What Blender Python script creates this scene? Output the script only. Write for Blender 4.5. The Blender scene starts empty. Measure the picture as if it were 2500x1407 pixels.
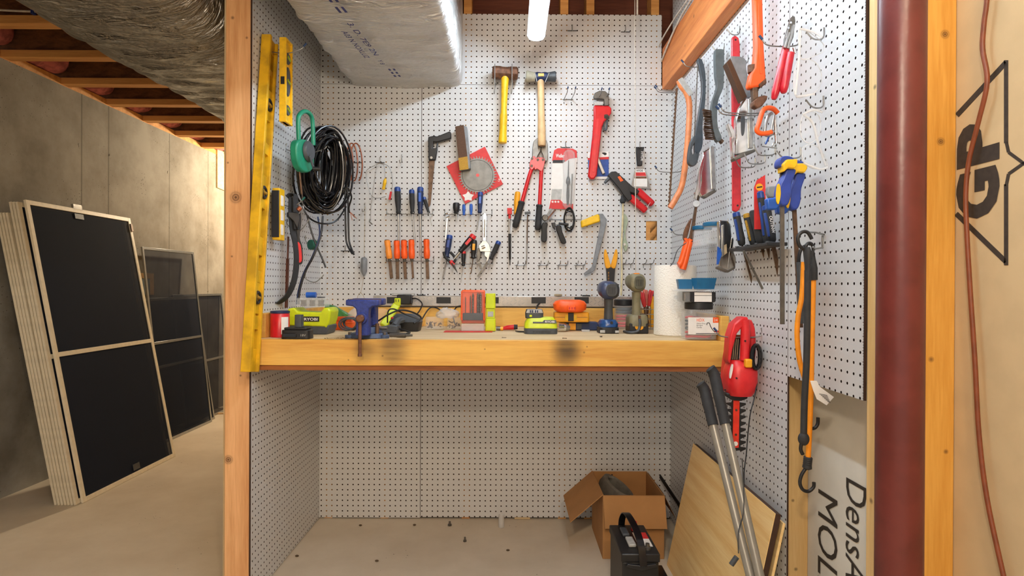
import bpy, bmesh, math, random
from mathutils import Vector as V, Matrix
random.seed(7)
SC = bpy.context.scene
# ------------------------------------------------------------------ camera
F, YAW, PIT, ROL, H = 1474.0, 0.0032, -0.0028, 0.0045, 1.119
fw = V((math.sin(YAW)*math.cos(PIT), math.cos(YAW)*math.cos(PIT), math.sin(PIT)))
r0 = V((math.cos(YAW), -math.sin(YAW), 0)); u0 = r0.cross(fw)
rt = r0*math.cos(ROL) + u0*math.sin(ROL); up = -r0*math.sin(ROL) + u0*math.cos(ROL)
CAM = V((0, 0, H))
cd = bpy.data.cameras.new('camera'); co = bpy.data.objects.new('camera', cd)
SC.collection.objects.link(co)
cd.sensor_width = 36.0; cd.lens = F/2500*36; cd.clip_start = 0.02
co.matrix_world = Matrix(((rt.x, up.x, -fw.x, 0), (rt.y, up.y, -fw.y, 0), (rt.z, up.z, -fw.z, H), (0, 0, 0, 1)))
SC.camera = co
SC.view_settings.view_transform = 'Standard'; SC.view_settings.look = 'None'
SC.view_settings.exposure = 0.0; SC.view_settings.gamma = 1.0; SC.view_settings.use_curve_mapping = False
# ------------------------------------------------------------------ world and basement lamps
w = bpy.data.worlds.new('world'); SC.world = w; w.use_nodes = True
w.node_tree.nodes['Background'].inputs[0].default_value = (1.0, 0.95, 0.87, 1)
w.node_tree.nodes['Background'].inputs[1].default_value = .80
def lamp(name, loc, power, col):          # bare basement bulbs
    l = bpy.data.lights.new(name, 'POINT'); l.shadow_soft_size = .07; l.energy = power; l.color = col
    o = bpy.data.objects.new(name, l); SC.collection.objects.link(o); o.location = loc
lamp('ceiling_lamp_right', (0.32, -0.35, 2.34), 54, (1, .80, .57))
lamp('ceiling_lamp_left', (-0.30, -0.6, 1.9), 78, (1, .84, .64))
lamp('ceiling_lamp_far', (-1.88, 5.7, 2.15), 120, (1, .82, .58))
# ------------------------------------------------------------------ place in the room (metres)
D, XL, XR, YL, YR = 2.899, -0.911, 0.775, 2.13, 1.32
ZB, YB = 0.928, 2.127          # bench top height, bench front
def ray(px, py): return rt*((px-1250)/F) + up*(-(py-703.5)/F) + fw
def C(px, py, y): d = ray(px, py); return CAM + d*(y/d.y)
def B(px, py, o=0): return C(px, py, D-o)
def X(px, py, x): d = ray(px, py); return CAM + d*(x/d.x)
def R(px, py, o=0): return X(px, py, XR-o)
def L(px, py, o=0): return X(px, py, XL+o)
def Z(px, py, z): d = ray(px, py); return CAM + d*((z-H)/d.z)
# ------------------------------------------------------------------ materials
def lin(c):
    return tuple((v/255/12.92 if v/255 <= .04045 else ((v/255+.055)/1.055)**2.4) for v in c) + (1,)
MATS = {}
def nn(nt, t, **k):
    n = nt.nodes.new(t)
    for a, b in k.items(): setattr(n, a, b)
    return n
def base(name):
    m = bpy.data.materials.new(name); m.use_nodes = True; MATS[name] = m
    nt = m.node_tree; return m, nt, nt.nodes['Principled BSDF']
def mat(name, c, rough=.5, metal=0, var=.10, sc=40, bump=0, bs=200, trans=0, emis=0, coat=0, alpha=1, c2=None):
    m, nt, b = base(name); lk = nt.links.new
    tc = nn(nt, 'ShaderNodeTexCoord'); no = nn(nt, 'ShaderNodeTexNoise'); no.inputs['Scale'].default_value = sc
    no.inputs['Detail'].default_value = 5
    lk(tc.outputs['Object'], no.inputs['Vector'])
    mx = nn(nt, 'ShaderNodeMix', data_type='RGBA'); a = lin(c)
    q = lin(c2) if c2 else tuple(v*(1-2.2*var) for v in a[:3])+(1,)
    rp = nn(nt, 'ShaderNodeMapRange'); rp.inputs[1].default_value = .42; rp.inputs[2].default_value = .62
    lk(no.outputs[0], rp.inputs[0]); lk(rp.outputs[0], mx.inputs[0])
    mx.inputs[6].default_value = a; mx.inputs[7].default_value = q
    lk(mx.outputs[2], b.inputs['Base Color'])
    b.inputs['Roughness'].default_value = rough; b.inputs['Metallic'].default_value = metal
    if trans: b.inputs['Transmission Weight'].default_value = trans; b.inputs['IOR'].default_value = 1.15
    if coat: b.inputs['Coat Weight'].default_value = coat
    if alpha < 1: b.inputs['Alpha'].default_value = alpha
    if emis: lk(mx.outputs[2], b.inputs['Emission Color']); b.inputs['Emission Strength'].default_value = emis
    if bump:
        n2 = nn(nt, 'ShaderNodeTexNoise'); n2.inputs['Scale'].default_value = bs; lk(tc.outputs['Object'], n2.inputs['Vector'])
        bp_ = nn(nt, 'ShaderNodeBump'); bp_.inputs['Strength'].default_value = bump; bp_.inputs['Distance'].default_value = .004
        lk(n2.outputs[0], bp_.inputs['Height']); lk(bp_.outputs[0], b.inputs['Normal'])
    return m
def wood(name, c1, c2, grain='z', sc=18, st=14, rough=.55, knots=(), dark=(70, 38, 15), stains=()):
    m, nt, b = base(name); lk = nt.links.new
    tc = nn(nt, 'ShaderNodeTexCoord'); mp = nn(nt, 'ShaderNodeMapping')
    s = {'x': (1/st, 1, 1), 'y': (1, 1/st, 1), 'z': (1, 1, 1/st)}[grain]
    mp.inputs['Scale'].default_value = s; lk(tc.outputs['Object'], mp.inputs['Vector'])
    n1 = nn(nt, 'ShaderNodeTexNoise'); n1.inputs['Scale'].default_value = sc; n1.inputs['Detail'].default_value = 6
    n1.inputs['Distortion'].default_value = .6; lk(mp.outputs[0], n1.inputs['Vector'])
    n2 = nn(nt, 'ShaderNodeTexNoise'); n2.inputs['Scale'].default_value = sc*9; n2.inputs['Detail'].default_value = 3; lk(mp.outputs[0], n2.inputs['Vector'])
    mx = nn(nt, 'ShaderNodeMix', data_type='RGBA'); rp = nn(nt, 'ShaderNodeMapRange'); rp.inputs[1].default_value = .35; rp.inputs[2].default_value = .68
    ad = nn(nt, 'ShaderNodeMath', operation='MULTIPLY_ADD'); ad.inputs[1].default_value = .35; lk(n2.outputs[0], ad.inputs[0]); 
    sb = nn(nt, 'ShaderNodeMath', operation='SUBTRACT'); sb.inputs[1].default_value = .17; lk(n1.outputs[0], sb.inputs[0]); lk(sb.outputs[0], ad.inputs[2])
    lk(ad.outputs[0], rp.inputs[0]); lk(rp.outputs[0], mx.inputs[0])
    mx.inputs[6].default_value = lin(c1); mx.inputs[7].default_value = lin(c2); out = mx.outputs[2]
    for (kx, ky, kz, kr) in knots:
        ds = nn(nt, 'ShaderNodeVectorMath', operation='DISTANCE'); ds.inputs[1].default_value = (kx, ky, kz); lk(tc.outputs['Object'], ds.inputs[0])
        r1 = nn(nt, 'ShaderNodeMapRange'); r1.inputs[1].default_value = kr*.25; r1.inputs[2].default_value = kr; r1.inputs[3].default_value = .95; r1.inputs[4].default_value = 0
        sn = nn(nt, 'ShaderNodeMath', operation='SINE'); fr = nn(nt, 'ShaderNodeMath', operation='MULTIPLY'); fr.inputs[1].default_value = 20/kr; lk(ds.outputs['Value'], fr.inputs[0]); lk(fr.outputs[0], sn.inputs[0])
        rg = nn(nt, 'ShaderNodeMapRange'); rg.inputs[1].default_value = -1; rg.inputs[2].default_value = 1; rg.inputs[3].default_value = .45; rg.inputs[4].default_value = 1; lk(sn.outputs[0], rg.inputs[0])
        kf = nn(nt, 'ShaderNodeMath', operation='MULTIPLY'); lk(r1.outputs[0], kf.inputs[0]); lk(rg.outputs[0], kf.inputs[1])
        lk(ds.outputs['Value'], r1.inputs[0]); m2 = nn(nt, 'ShaderNodeMix', data_type='RGBA'); lk(kf.outputs[0], m2.inputs[0]); lk(out, m2.inputs[6]); m2.inputs[7].default_value = lin(dark); out = m2.outputs[2]
    for (kx, ky, kz, kr, ks) in stains:      # dark scorch marks, broken up by the grain
        ds = nn(nt, 'ShaderNodeVectorMath', operation='DISTANCE'); ds.inputs[1].default_value = (kx, ky, kz); lk(tc.outputs['Object'], ds.inputs[0])
        r1 = nn(nt, 'ShaderNodeMapRange', interpolation_type='SMOOTHSTEP'); r1.inputs[1].default_value = kr*.15; r1.inputs[2].default_value = kr; r1.inputs[3].default_value = ks; r1.inputs[4].default_value = 0
        lk(ds.outputs['Value'], r1.inputs[0]); ml = nn(nt, 'ShaderNodeMath', operation='MULTIPLY'); lk(r1.outputs[0], ml.inputs[0]); m4 = nn(nt, 'ShaderNodeMapRange'); m4.inputs[1].default_value = .3; m4.inputs[2].default_value = .6; m4.inputs[3].default_value = .55; lk(n1.outputs[0], m4.inputs[0]); lk(m4.outputs[0], ml.inputs[1])
        m2 = nn(nt, 'ShaderNodeMix', data_type='RGBA'); lk(ml.outputs[0], m2.inputs[0]); lk(out, m2.inputs[6]); m2.inputs[7].default_value = lin((62, 48, 34)); out = m2.outputs[2]
    lk(out, b.inputs['Base Color']); b.inputs['Roughness'].default_value = rough
    bp_ = nn(nt, 'ShaderNodeBump'); bp_.inputs['Strength'].default_value = .15; bp_.inputs['Distance'].default_value = .002; lk(n2.outputs[0], bp_.inputs['Height']); lk(bp_.outputs[0], b.inputs['Normal'])
    return m
# ------------------------------------------------------------------ geometry
OFF = {}
def basis(d):
    d = d.normalized(); a = V((0, 0, 1)) if abs(d.z) < .9 else V((1, 0, 0))
    x = a.cross(d).normalized(); return x, d.cross(x).normalized(), d
def spl(pts, n=6, closed=False):
    P = [V(p) for p in pts]; k = len(P); out = []
    g = (lambda i: P[i % k]) if closed else (lambda i: P[max(0, min(k-1, i))])
    for i in range(k if closed else k-1):
        a, b, c, d = g(i-1), g(i), g(i+1), g(i+2)
        for j in range(n):
            t = j/n
            out.append(.5*((2*b)+(c-a)*t+(2*a-5*b+4*c-d)*t*t+(3*b-a-3*c+d)*t**3))
    if not closed: out.append(P[-1])
    return out
def s2(pts, n=5):      # smooth closed 2-D outline
    return [(p.x, p.y) for p in spl([(x, y, 0) for x, y in pts], n, True)]
class G:
    def __init__(s): s.v = []; s.f = []
    def face_ring(s, rings, caps=True, closed=False):
        n = len(rings[0]); o = len(s.v); k = len(rings)
        for r in rings: s.v += [V(p) for p in r]
        for i in range(k if closed else k-1):
            a = o+i*n; b = o+((i+1) % k)*n
            for j in range(n): s.f.append((a+j, a+(j+1) % n, b+(j+1) % n, b+j))
        if caps and not closed:
            s.f.append(tuple(o+j for j in range(n-1, -1, -1))); s.f.append(tuple(o+(k-1)*n+j for j in range(n)))
        return s
    def prism(s, pts, d):
        d = V(d); a = [V(p) for p in pts]; return s.face_ring([a, [p+d for p in a]])
    def box(s, c, sz, rx=None):
        c = V(c); q = [V((sx*sz[0]/2, sy*sz[1]/2, -sz[2]/2)) for sx, sy in ((-1, -1), (1, -1), (1, 1), (-1, 1))]
        t = [p+V((0, 0, sz[2])) for p in q]
        if rx is not None: q = [rx @ p for p in q]; t = [rx @ p for p in t]
        return s.face_ring([[c+p for p in q], [c+p for p in t]])
    def bb(s, x0, x1, y0, y1, z0, z1): return s.box(((x0+x1)/2, (y0+y1)/2, (z0+z1)/2), (abs(x1-x0), abs(y1-y0), abs(z1-z0)))
    def beam(s, a, b, w, t, n=None):     # rectangular bar a->b, width w across, thickness t along n
        a, b = V(a), V(b); d = (b-a).normalized(); n = V(n or (0, -1, 0)); n = (n-d*n.dot(d)).normalized(); x = d.cross(n)
        q = [x*(w/2)+n*(t/2), -x*(w/2)+n*(t/2), -x*(w/2)-n*(t/2), x*(w/2)-n*(t/2)]
        return s.face_ring([[a+p for p in q], [b+p for p in q]])
    def tube(s, pts, r, n=8, closed=False):
        P = [V(p) for p in pts]; k = len(P); rr = r if isinstance(r, (list, tuple)) else [r]*k
        def tg(i):
            a = P[(i-1) % k] if closed else P[max(0, i-1)]; b = P[(i+1) % k] if closed else P[min(k-1, i+1)]
            return (b-a).normalized()
        x, y, _ = basis(tg(0)); rings = []
        for i in range(k):
            d = tg(i); x = (x-d*x.dot(d)); x = x.normalized() if x.length > 1e-6 else basis(d)[0]; y = d.cross(x)
            rings.append([P[i]+(x*math.cos(2*math.pi*j/n)+y*math.sin(2*math.pi*j/n))*rr[i] for j in range(n)])
        return s.face_ring(rings, True, closed)
    def lathe(s, a, b, prof, n=18, sq=1, ph=0):
        a, b = V(a), V(b); x, y, d = basis(b-a)
        return s.face_ring([[a+(b-a)*t+(x*math.cos(2*math.pi*j/n+ph)+y*math.sin(2*math.pi*j/n+ph)*sq)*r for j in range(n)] for t, r in prof])
    def cyl(s, a, b, r, r2=None, n=18): return s.lathe(a, b, [(0, r), (1, r if r2 is None else r2)], n)
    def ell(s, c, rx, ry, rz, n=18, k=10):
        c = V(c); R_ = []
        for i in range(k+1):
            a = math.pi*(i/k)*.98+.0314; R_.append([c+V((rx*math.sin(a)*math.cos(2*math.pi*j/n), ry*math.sin(a)*math.sin(2*math.pi*j/n), -rz*math.cos(a))) for j in range(n)])
        return s.face_ring(R_)
    def se(s, secs, ax, ay, n=24, p=3.0):   # lofted super-ellipse sections: (centre, half a, half b)
        def pw(v): return math.copysign(abs(v)**(2/p), v)
        return s.face_ring([[V(c)+V(ax)*(a*pw(math.cos(2*math.pi*j/n)))+V(ay)*(b*pw(math.sin(2*math.pi*j/n))) for j in range(n)] for c, a, b in secs])
def bp(g, pts, o=0, th=.004): return g.prism([B(x, y, o+th) for x, y in pts], (0, th, 0))
def cp(g, pts, y, th=.004): return g.prism([C(a, b, y) for a, b in pts], (0, th, 0))
def rp(g, pts, o=0, th=.004): return g.prism([R(a, b, o+th) for a, b in pts], (th, 0, 0))
def lp(g, pts, o=0, th=.004): return g.prism([L(a, b, o+th) for a, b in pts], (-th, 0, 0))
def emit(name, g, m, off, bev=0, ang=38, seg=2, recalc=True):
    me = bpy.data.meshes.new(name)
    me.from_pydata([tuple(p-off) for p in g.v], [], g.f); me.update()
    if recalc:
        bm = bmesh.new(); bm.from_mesh(me); bmesh.ops.recalc_face_normals(bm, faces=bm.faces); bm.to_mesh(me); bm.free()
    for pl in me.polygons: pl.use_smooth = True
    me.set_sharp_from_angle(angle=math.radians(ang))
    me.materials.append(MATS[m] if isinstance(m, str) else m)
    o = bpy.data.objects.new(name, me); SC.collection.objects.link(o)
    if bev:
        b = o.modifiers.new('bevel', 'BEVEL'); b.width = bev; b.segments = seg; b.limit_method = 'ANGLE'; b.angle_limit = math.radians(40); b.harden_normals = False
    return o
def ctr(g):
    xs = [p.x for p in g.v]; ys = [p.y for p in g.v]; zs = [p.z for p in g.v]
    return V(((min(xs)+max(xs))/2, (min(ys)+max(ys))/2, min(zs)))
def tag(o, label, cat, group=None):
    o['label'] = label; o['category'] = cat
    if group: o['group'] = group
    return o
class T:        # a thing: an Empty at its base that parents its parts
    def __init__(s, name, label, cat, group=None):
        s.o = tag(bpy.data.objects.new(name, None), label, cat, group); s.o.empty_display_size = .02
        SC.collection.objects.link(s.o); s.off = None; s.last = None
    def p(s, name, g, m, bev=0, ang=38, sub=False, label=None, stuff=False):
        if s.off is None: s.off = ctr(g); s.o.location = s.off
        o = emit(name, g, m, s.off, bev, ang); o.parent = sub if sub and sub is not True else (s.last if sub else s.o)
        if not sub: s.last = o
        if label: o['label'] = label
        if stuff: o['kind'] = 'stuff'
        return o
def one(name, g, m, label, cat, group=None, bev=0, ang=38):
    off = ctr(g); o = emit(name, g, m, off, bev, ang); o.location = off
    return tag(o, label, cat, group)
def struct(name, g, m, bev=0, parent=None, ang=38):
    o = emit(name, g, m, V((0, 0, 0)), bev, ang)
    if m in ('peg_x', 'peg_y'):          # only the painted face is drilled white, the rest is raw hardboard
        o.data.materials.append(MATS['hardboard_edge']); ax = V((0, -1, 0)) if m == 'peg_x' else V((1 if name == 'wall_left' else -1, 0, 0))
        for pl in o.data.polygons: pl.material_index = 0 if pl.normal.dot(ax) > .9 else 1
    if parent: o.parent = parent
    else: o['kind'] = 'structure'
    return o
def text(s, o, xd, yd, w, h, m, parent, off, name='lettering', bold=0, depth=.0004, lift=.0008):
    cu = bpy.data.curves.new('txt', 'FONT'); cu.body = s; cu.size = 1; cu.offset = bold; cu.resolution_u = 3
    ob = bpy.data.objects.new('txt', cu); me = bpy.data.meshes.new_from_object(ob)
    vs = [v.co.copy() for v in me.vertices]
    x0, x1 = min(v.x for v in vs), max(v.x for v in vs); y0, y1 = min(v.y for v in vs), max(v.y for v in vs)
    xd, yd = V(xd).normalized(), V(yd).normalized(); n = xd.cross(yd)
    for v, c in zip(me.vertices, vs):
        v.co = V(o)+xd*((c.x-x0)/(x1-x0)*w)+yd*((c.y-y0)/(y1-y0)*h)+n*lift-off
    bpy.data.objects.remove(ob); bpy.data.curves.remove(cu)
    me.name = name; me.materials.clear(); me.materials.append(MATS[m]); r = bpy.data.objects.new(name, me); SC.collection.objects.link(r); r.parent = parent
    return r
def dup(o, loc, label=None, rotz=None, group=None):
    c = o.copy(); SC.collection.objects.link(c)
    def rec(a, b):
        for ch in a.children:
            d = ch.copy(); SC.collection.objects.link(d); d.parent = b; rec(ch, d)
    rec(o, c); c.location = loc
    if rotz is not None: c.rotation_euler.z = rotz
    if label: c['label'] = label
    if group: c['group'] = group
    return c
# ================================================================== materials of the room
def pegboard(name, ax):
    m, nt, b = base(name); lk = nt.links.new
    tc = nn(nt, 'ShaderNodeTexCoord'); sp = nn(nt, 'ShaderNodeSeparateXYZ'); lk(tc.outputs['Object'], sp.inputs[0])
    def cell(out, ph):
        a = nn(nt, 'ShaderNodeMath', operation='ADD'); a.inputs[1].default_value = ph; lk(out, a.inputs[0])
        d = nn(nt, 'ShaderNodeMath', operation='PINGPONG'); d.inputs[1].default_value = .0127; lk(a.outputs[0], d.inputs[0])
        q = nn(nt, 'ShaderNodeMath', operation='MULTIPLY'); lk(d.outputs[0], q.inputs[0]); lk(d.outputs[0], q.inputs[1]); return q.outputs[0]
    s = nn(nt, 'ShaderNodeMath', operation='ADD')
    lk(cell(sp.outputs['XY'.index(ax)], ax == 'X' and -XL-.009 or -YR-.012), s.inputs[0]); lk(cell(sp.outputs[2], -.011), s.inputs[1])
    lt = nn(nt, 'ShaderNodeMath', operation='LESS_THAN'); lt.inputs[1].default_value = .0034**2; lk(s.outputs[0], lt.inputs[0])
    no = nn(nt, 'ShaderNodeTexNoise'); no.inputs['Scale'].default_value = 3; lk(tc.outputs['Object'], no.inputs['Vector'])
    mx = nn(nt, 'ShaderNodeMix', data_type='RGBA'); mx.inputs[6].default_value = lin((214, 216, 218)); mx.inputs[7].default_value = lin((203, 204, 204)); lk(no.outputs[0], mx.inputs[0])
    lk(mx.outputs[2], b.inputs['Base Color']); b.inputs['Roughness'].default_value = .42
    tr = nn(nt, 'ShaderNodeBsdfTransparent'); ms = nn(nt, 'ShaderNodeMixShader'); lk(lt.outputs[0], ms.inputs[0]); lk(b.outputs[0], ms.inputs[1]); lk(tr.outputs[0], ms.inputs[2])
    lk(ms.outputs[0], nt.nodes['Material Output'].inputs[0])
pegboard('peg_x', 'X'); pegboard('peg_y', 'Y')
def concrete(name, c1, c2, pit, seams=None, bumpd=.003, sc=2.2, pm=.22):
    m, nt, b = base(name); lk = nt.links.new; tc = nn(nt, 'ShaderNodeTexCoord')
    n1 = nn(nt, 'ShaderNodeTexNoise'); n1.inputs['Scale'].default_value = sc; n1.inputs['Detail'].default_value = 9; n1.inputs['Roughness'].default_value = .65; lk(tc.outputs['Object'], n1.inputs['Vector'])
    mx = nn(nt, 'ShaderNodeMix', data_type='RGBA'); r = nn(nt, 'ShaderNodeMapRange'); r.inputs[1].default_value = .35; r.inputs[2].default_value = .65; lk(n1.outputs[0], r.inputs[0]); lk(r.outputs[0], mx.inputs[0])
    mx.inputs[6].default_value = lin(c1); mx.inputs[7].default_value = lin(c2); out = mx.outputs[2]
    vo = nn(nt, 'ShaderNodeTexVoronoi'); vo.inputs['Scale'].default_value = pit; lk(tc.outputs['Object'], vo.inputs['Vector'])
    n3 = nn(nt, 'ShaderNodeTexNoise'); n3.inputs['Scale'].default_value = 3.3; lk(tc.outputs['Object'], n3.inputs['Vector'])
    th = nn(nt, 'ShaderNodeMapRange'); th.inputs[1].default_value = .45; th.inputs[2].default_value = .75; th.inputs[3].default_value = pm*.1; th.inputs[4].default_value = pm; lk(n3.outputs[0], th.inputs[0])
    lt = nn(nt, 'ShaderNodeMath', operation='LESS_THAN'); lk(vo.outputs['Distance'], lt.inputs[0]); lk(th.outputs[0], lt.inputs[1])
    m2 = nn(nt, 'ShaderNodeMix', data_type='RGBA'); f = nn(nt, 'ShaderNodeMath', operation='MULTIPLY'); f.inputs[1].default_value = .75; lk(lt.outputs[0], f.inputs[0]); lk(f.outputs[0], m2.inputs[0]); lk(out, m2.inputs[6]); m2.inputs[7].default_value = lin((52, 42, 30)); out = m2.outputs[2]
    if seams:
        sp = nn(nt, 'ShaderNodeSeparateXYZ'); lk(tc.outputs['Object'], sp.inputs[0]); acc = None
        for y, wd in seams:
            a = nn(nt, 'ShaderNodeMath', operation='COMPARE'); a.inputs[1].default_value = y; a.inputs[2].default_value = wd; lk(sp.outputs[1], a.inputs[0])
            if acc is None: acc = a.outputs[0]
            else:
                q = nn(nt, 'ShaderNodeMath', operation='MAXIMUM'); lk(acc, q.inputs[0]); lk(a.outputs[0], q.inputs[1]); acc = q.outputs[0]
        m3 = nn(nt, 'ShaderNodeMix', data_type='RGBA'); f = nn(nt, 'ShaderNodeMath', operation='MULTIPLY'); f.inputs[1].default_value = .5; lk(acc, f.inputs[0]); lk(f.outputs[0], m3.inputs[0]); lk(out, m3.inputs[6]); m3.inputs[7].default_value = lin((60, 52, 40)); out = m3.outputs[2]
    lk(out, b.inputs['Base Color']); b.inputs['Roughness'].default_value = .85
    bp_ = nn(nt, 'ShaderNodeBump'); bp_.inputs['Strength'].default_value = .5; bp_.inputs['Distance'].default_value = bumpd; lk(n1.outputs[0], bp_.inputs['Height']); lk(bp_.outputs[0], b.inputs['Normal'])
XC = -2.65
concrete('concrete_wall', (162, 159, 150), (122, 116, 104), 48, [(y, .006) for y in (3.12, 3.74, 3.99, 4.70, 5.30, 5.95)])
concrete('concrete_floor', (216, 206, 186), (198, 186, 164), 26, None, .0015, 1.6, .09)
def foil(name, ca=(236, 236, 235), cb=(205, 203, 198), ro=.3, me=.6):
    m, nt, b = base(name); lk = nt.links.new; tc = nn(nt, 'ShaderNodeTexCoord'); mp = nn(nt, 'ShaderNodeMapping'); mp.inputs['Scale'].default_value = (1, 3.2, 1); lk(tc.outputs['Object'], mp.inputs['Vector'])
    n1 = nn(nt, 'ShaderNodeTexNoise'); n1.inputs['Scale'].default_value = 13; n1.inputs['Detail'].default_value = 8; n1.inputs['Distortion'].default_value = 1.6; lk(mp.outputs[0], n1.inputs['Vector'])
    n2 = nn(nt, 'ShaderNodeTexNoise'); n2.inputs['Scale'].default_value = 60; n2.inputs['Detail'].default_value = 4; lk(mp.outputs[0], n2.inputs['Vector'])
    a = nn(nt, 'ShaderNodeMath', operation='MULTIPLY_ADD'); a.inputs[1].default_value = .22; lk(n2.outputs[0], a.inputs[0]); lk(n1.outputs[0], a.inputs[2])
    bp_ = nn(nt, 'ShaderNodeBump'); bp_.inputs['Strength'].default_value = .9; bp_.inputs['Distance'].default_value = .03; lk(a.outputs[0], bp_.inputs['Height']); lk(bp_.outputs[0], b.inputs['Normal'])
    mx = nn(nt, 'ShaderNodeMix', data_type='RGBA'); mx.inputs[6].default_value = lin(ca); mx.inputs[7].default_value = lin(cb); lk(n2.outputs[0], mx.inputs[0]); lk(mx.outputs[2], b.inputs['Base Color'])
    b.inputs['Metallic'].default_value = me; b.inputs['Roughness'].default_value = ro
foil('foil'); foil('foil_dull', (196, 192, 184), (120, 117, 110), .2, .92)
KP = [(-.007, -.019, 1.428, .027), (-.030, -.019, .503, .02), (.03, -.019, 1.99, .006), (-.02, -.019, 2.06, .008), (-.035, -.019, 1.55, .005), (.012, -.019, .80, .005), (-.02, -.019, 1.22, .005)]
wood('post_wood', (236, 184, 130), (208, 148, 94), 'z', 26, 16, .6, KP)
wood('stud_wood', (238, 202, 140), (220, 178, 112), 'z', 26, 16, .6, [(-.0445, .0, .66, .008), (-.0445, .004, .46, .008), (-.0445, -.004, 1.55, .007), (-.0445, .003, 1.9, .008), (.0, -.019, .50, .006), (.01, -.019, .30, .007), (-.02, -.019, .78, .005)])
wood('stud_yellow', (224, 170, 80), (200, 140, 50), 'z', 26, 16, .6, [(.023, -.019, 1.614, .011), (.016, -.019, 1.405, .010), (.03, -.019, .8, .006), (.0, -.019, .98, .007)])
wood('beam_wood', (226, 142, 76), (194, 108, 50), 'y', 22, 14, .6, [(-.0248, .5, .13, .010), (-.0248, .3, .165, .008), (-.0248, .62, .06, .006), (-.0248, .8, .10, .005)])
wood('bench_front', (232, 184, 92), (206, 148, 64), 'x', 20, 12, .5, [(-.38, -.02, .035, .005), (-.02, -.02, .06, .004), (.33, -.02, .05, .005), (.34, -.02, .07, .004), (-.5, -.02, .02, .004)], stains=[(-.345, -.02, .055, .085, .85), (-.44, -.02, .05, .06, .7), (.268, -.02, .07, .075, .9), (.27, -.02, .03, .07, .5)])
wood('bench_top', (222, 198, 158), (196, 166, 122), 'x', 22, 10, .7)
wood('bench_ply', (158, 96, 44), (120, 66, 26), 'x', 22, 10, .7)
wood('joist_wood', (222, 164, 92), (190, 128, 62), 'x', 24, 14, .7)
wood('osb', (128, 82, 46), (84, 48, 24), 'x', 30, 3, .8)
wood('dark_red_wood', (112, 60, 40), (84, 42, 28), 'x', 20, 12, .8)
wood('oak_veneer', (254, 222, 158), (238, 194, 122), 'y', 30, 18, .45)
mat('walnut_edge', (70, 46, 34), .5); mat('kraft', (206, 182, 140), .85, var=.03, sc=14); mat('dens_paper', (230, 226, 214), .85, var=.03, sc=10)
mat('logo_ink', (58, 50, 42), .8, sc=90, var=.12); mat('column_red', (102, 42, 38), .34, var=.10, sc=18, bump=.1, bs=60); mat('insulation', (196, 110, 106), .95, var=.2, sc=25, bump=1, bs=60)
mat('hardboard_edge', (60, 37, 24), .85)
# ================================================================== the room
g = G(); g.bb(-4.5, 4.5, -3.2, 9, -.1, 0); struct('floor', g, 'concrete_floor')
g = G(); g.bb(-3.2, 4.5, -3.2, 9, 2.545, 2.6); struct('ceiling', g, 'osb')
g = G(); g.bb(XC-.2, XC, -1.5, 9, 0, 2.295); struct('wall_foundation', g, 'concrete_wall')
g = G(); g.bb(XC-.2, 4, 8.8, 9, 0, 2.545); struct('wall_far', g, 'concrete_wall')
g = G(); g.bb(XC-.14, XC, -1.5, 8.8, 2.295, 2.335); struct('trim_1', g, 'joist_wood')
# pegboard sheets (quarter inch hardboard)
t5 = .005; sx = -.427
def sheet_b(g, x0, x1, z0, z1): g.bb(x0, x1, D, D+t5, z0, z1)
g = G(); hx0, hx1 = B(1577, 560).x, B(1604, 560).x; hz0, hz1 = B(1590, 587).z, B(1590, 540).z
sheet_b(g, XL, sx-.0012, .005, .818); sheet_b(g, sx+.0012, XR, .008, .818)
sheet_b(g, XL, sx-.0012, .8195, 2.085); sheet_b(g, sx+.0012, hx0, .8195, 2.085); sheet_b(g, hx1, XR, .8195, 2.085)
sheet_b(g, hx0, hx1, .8195, hz0); sheet_b(g, hx0, hx1, hz1, 2.085)
sheet_b(g, XL, sx-.0012, 2.0865, 2.43); sheet_b(g, sx+.0012, .722, 2.0865, 2.425)
wb = struct('wall_back', g, 'peg_x')
g = G(); g.bb(XL-.1, XR+.1, D+.1, D+.13, 0, 2.545)
struct('wall_back_sheathing', g, 'dark_red_wood')
g = G()
for a in (-.87, -.6, B(1142, 20).x, B(1378, 20).x, B(1600, 20).x, .38): g.bb(a-.019, a+.019, D+t5, D+.095, 0, 2.545)
g.bb(hx0-.02, hx1+.02, D+t5, D+.05, hz0-.06, hz1+.06)
struct('wall_back_studs', g, 'joist_wood')
g = G(); g.bb(XL-t5, XL, YL, D, .003, 2.5); struct('wall_left', g, 'peg_y')
g = G(); g.bb(XL-.112, XL-.096, YL+.03, 6.2, 0, 2.3); struct('wall_left_lining', g, 'kraft')
ys = D-1.2192; zs = .872
g = G(); g.bb(XR, XR+t5, ys+.001, D, .003, 2.5); g.bb(XR, XR+t5, YR, ys-.001, zs, 2.5); struct('wall_right', g, 'peg_y')
g = G(); g.bb(XR-.0002, XR+t5, YR-.0035, YR, zs, 2.5)
for i in range(260):                                   # ragged sawn edge of the sheet
    z = zs+.004+i*.0062; a = random.uniform(.001, .0055)
    g.prism([(XR-.0006, YR+a, z), (XR-.0006, YR-.003, z-.0012), (XR-.0006, YR-.003, z+.0012)], (.0006, 0, 0))
struct('trim_2', g, 'hardboard_edge')
g = G(); g.bb(XL-t5, XL, YL-.0025, YL, .003, 2.5); struct('trim_3', g, 'hardboard_edge')
g = G(); g.bb(XR+t5+.089, XR+t5+.105, 1.21, D+.1, 0, 2.545); wd = struct('wall_right_backing', g, 'dens_paper')
g = G(); g.bb(XR+t5+.0885, XR+t5+.105, -1.6, 1.21, 0, 2.545); wk = struct('wall_kraft', g, 'kraft')
XD = XR+t5+.0885
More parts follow.
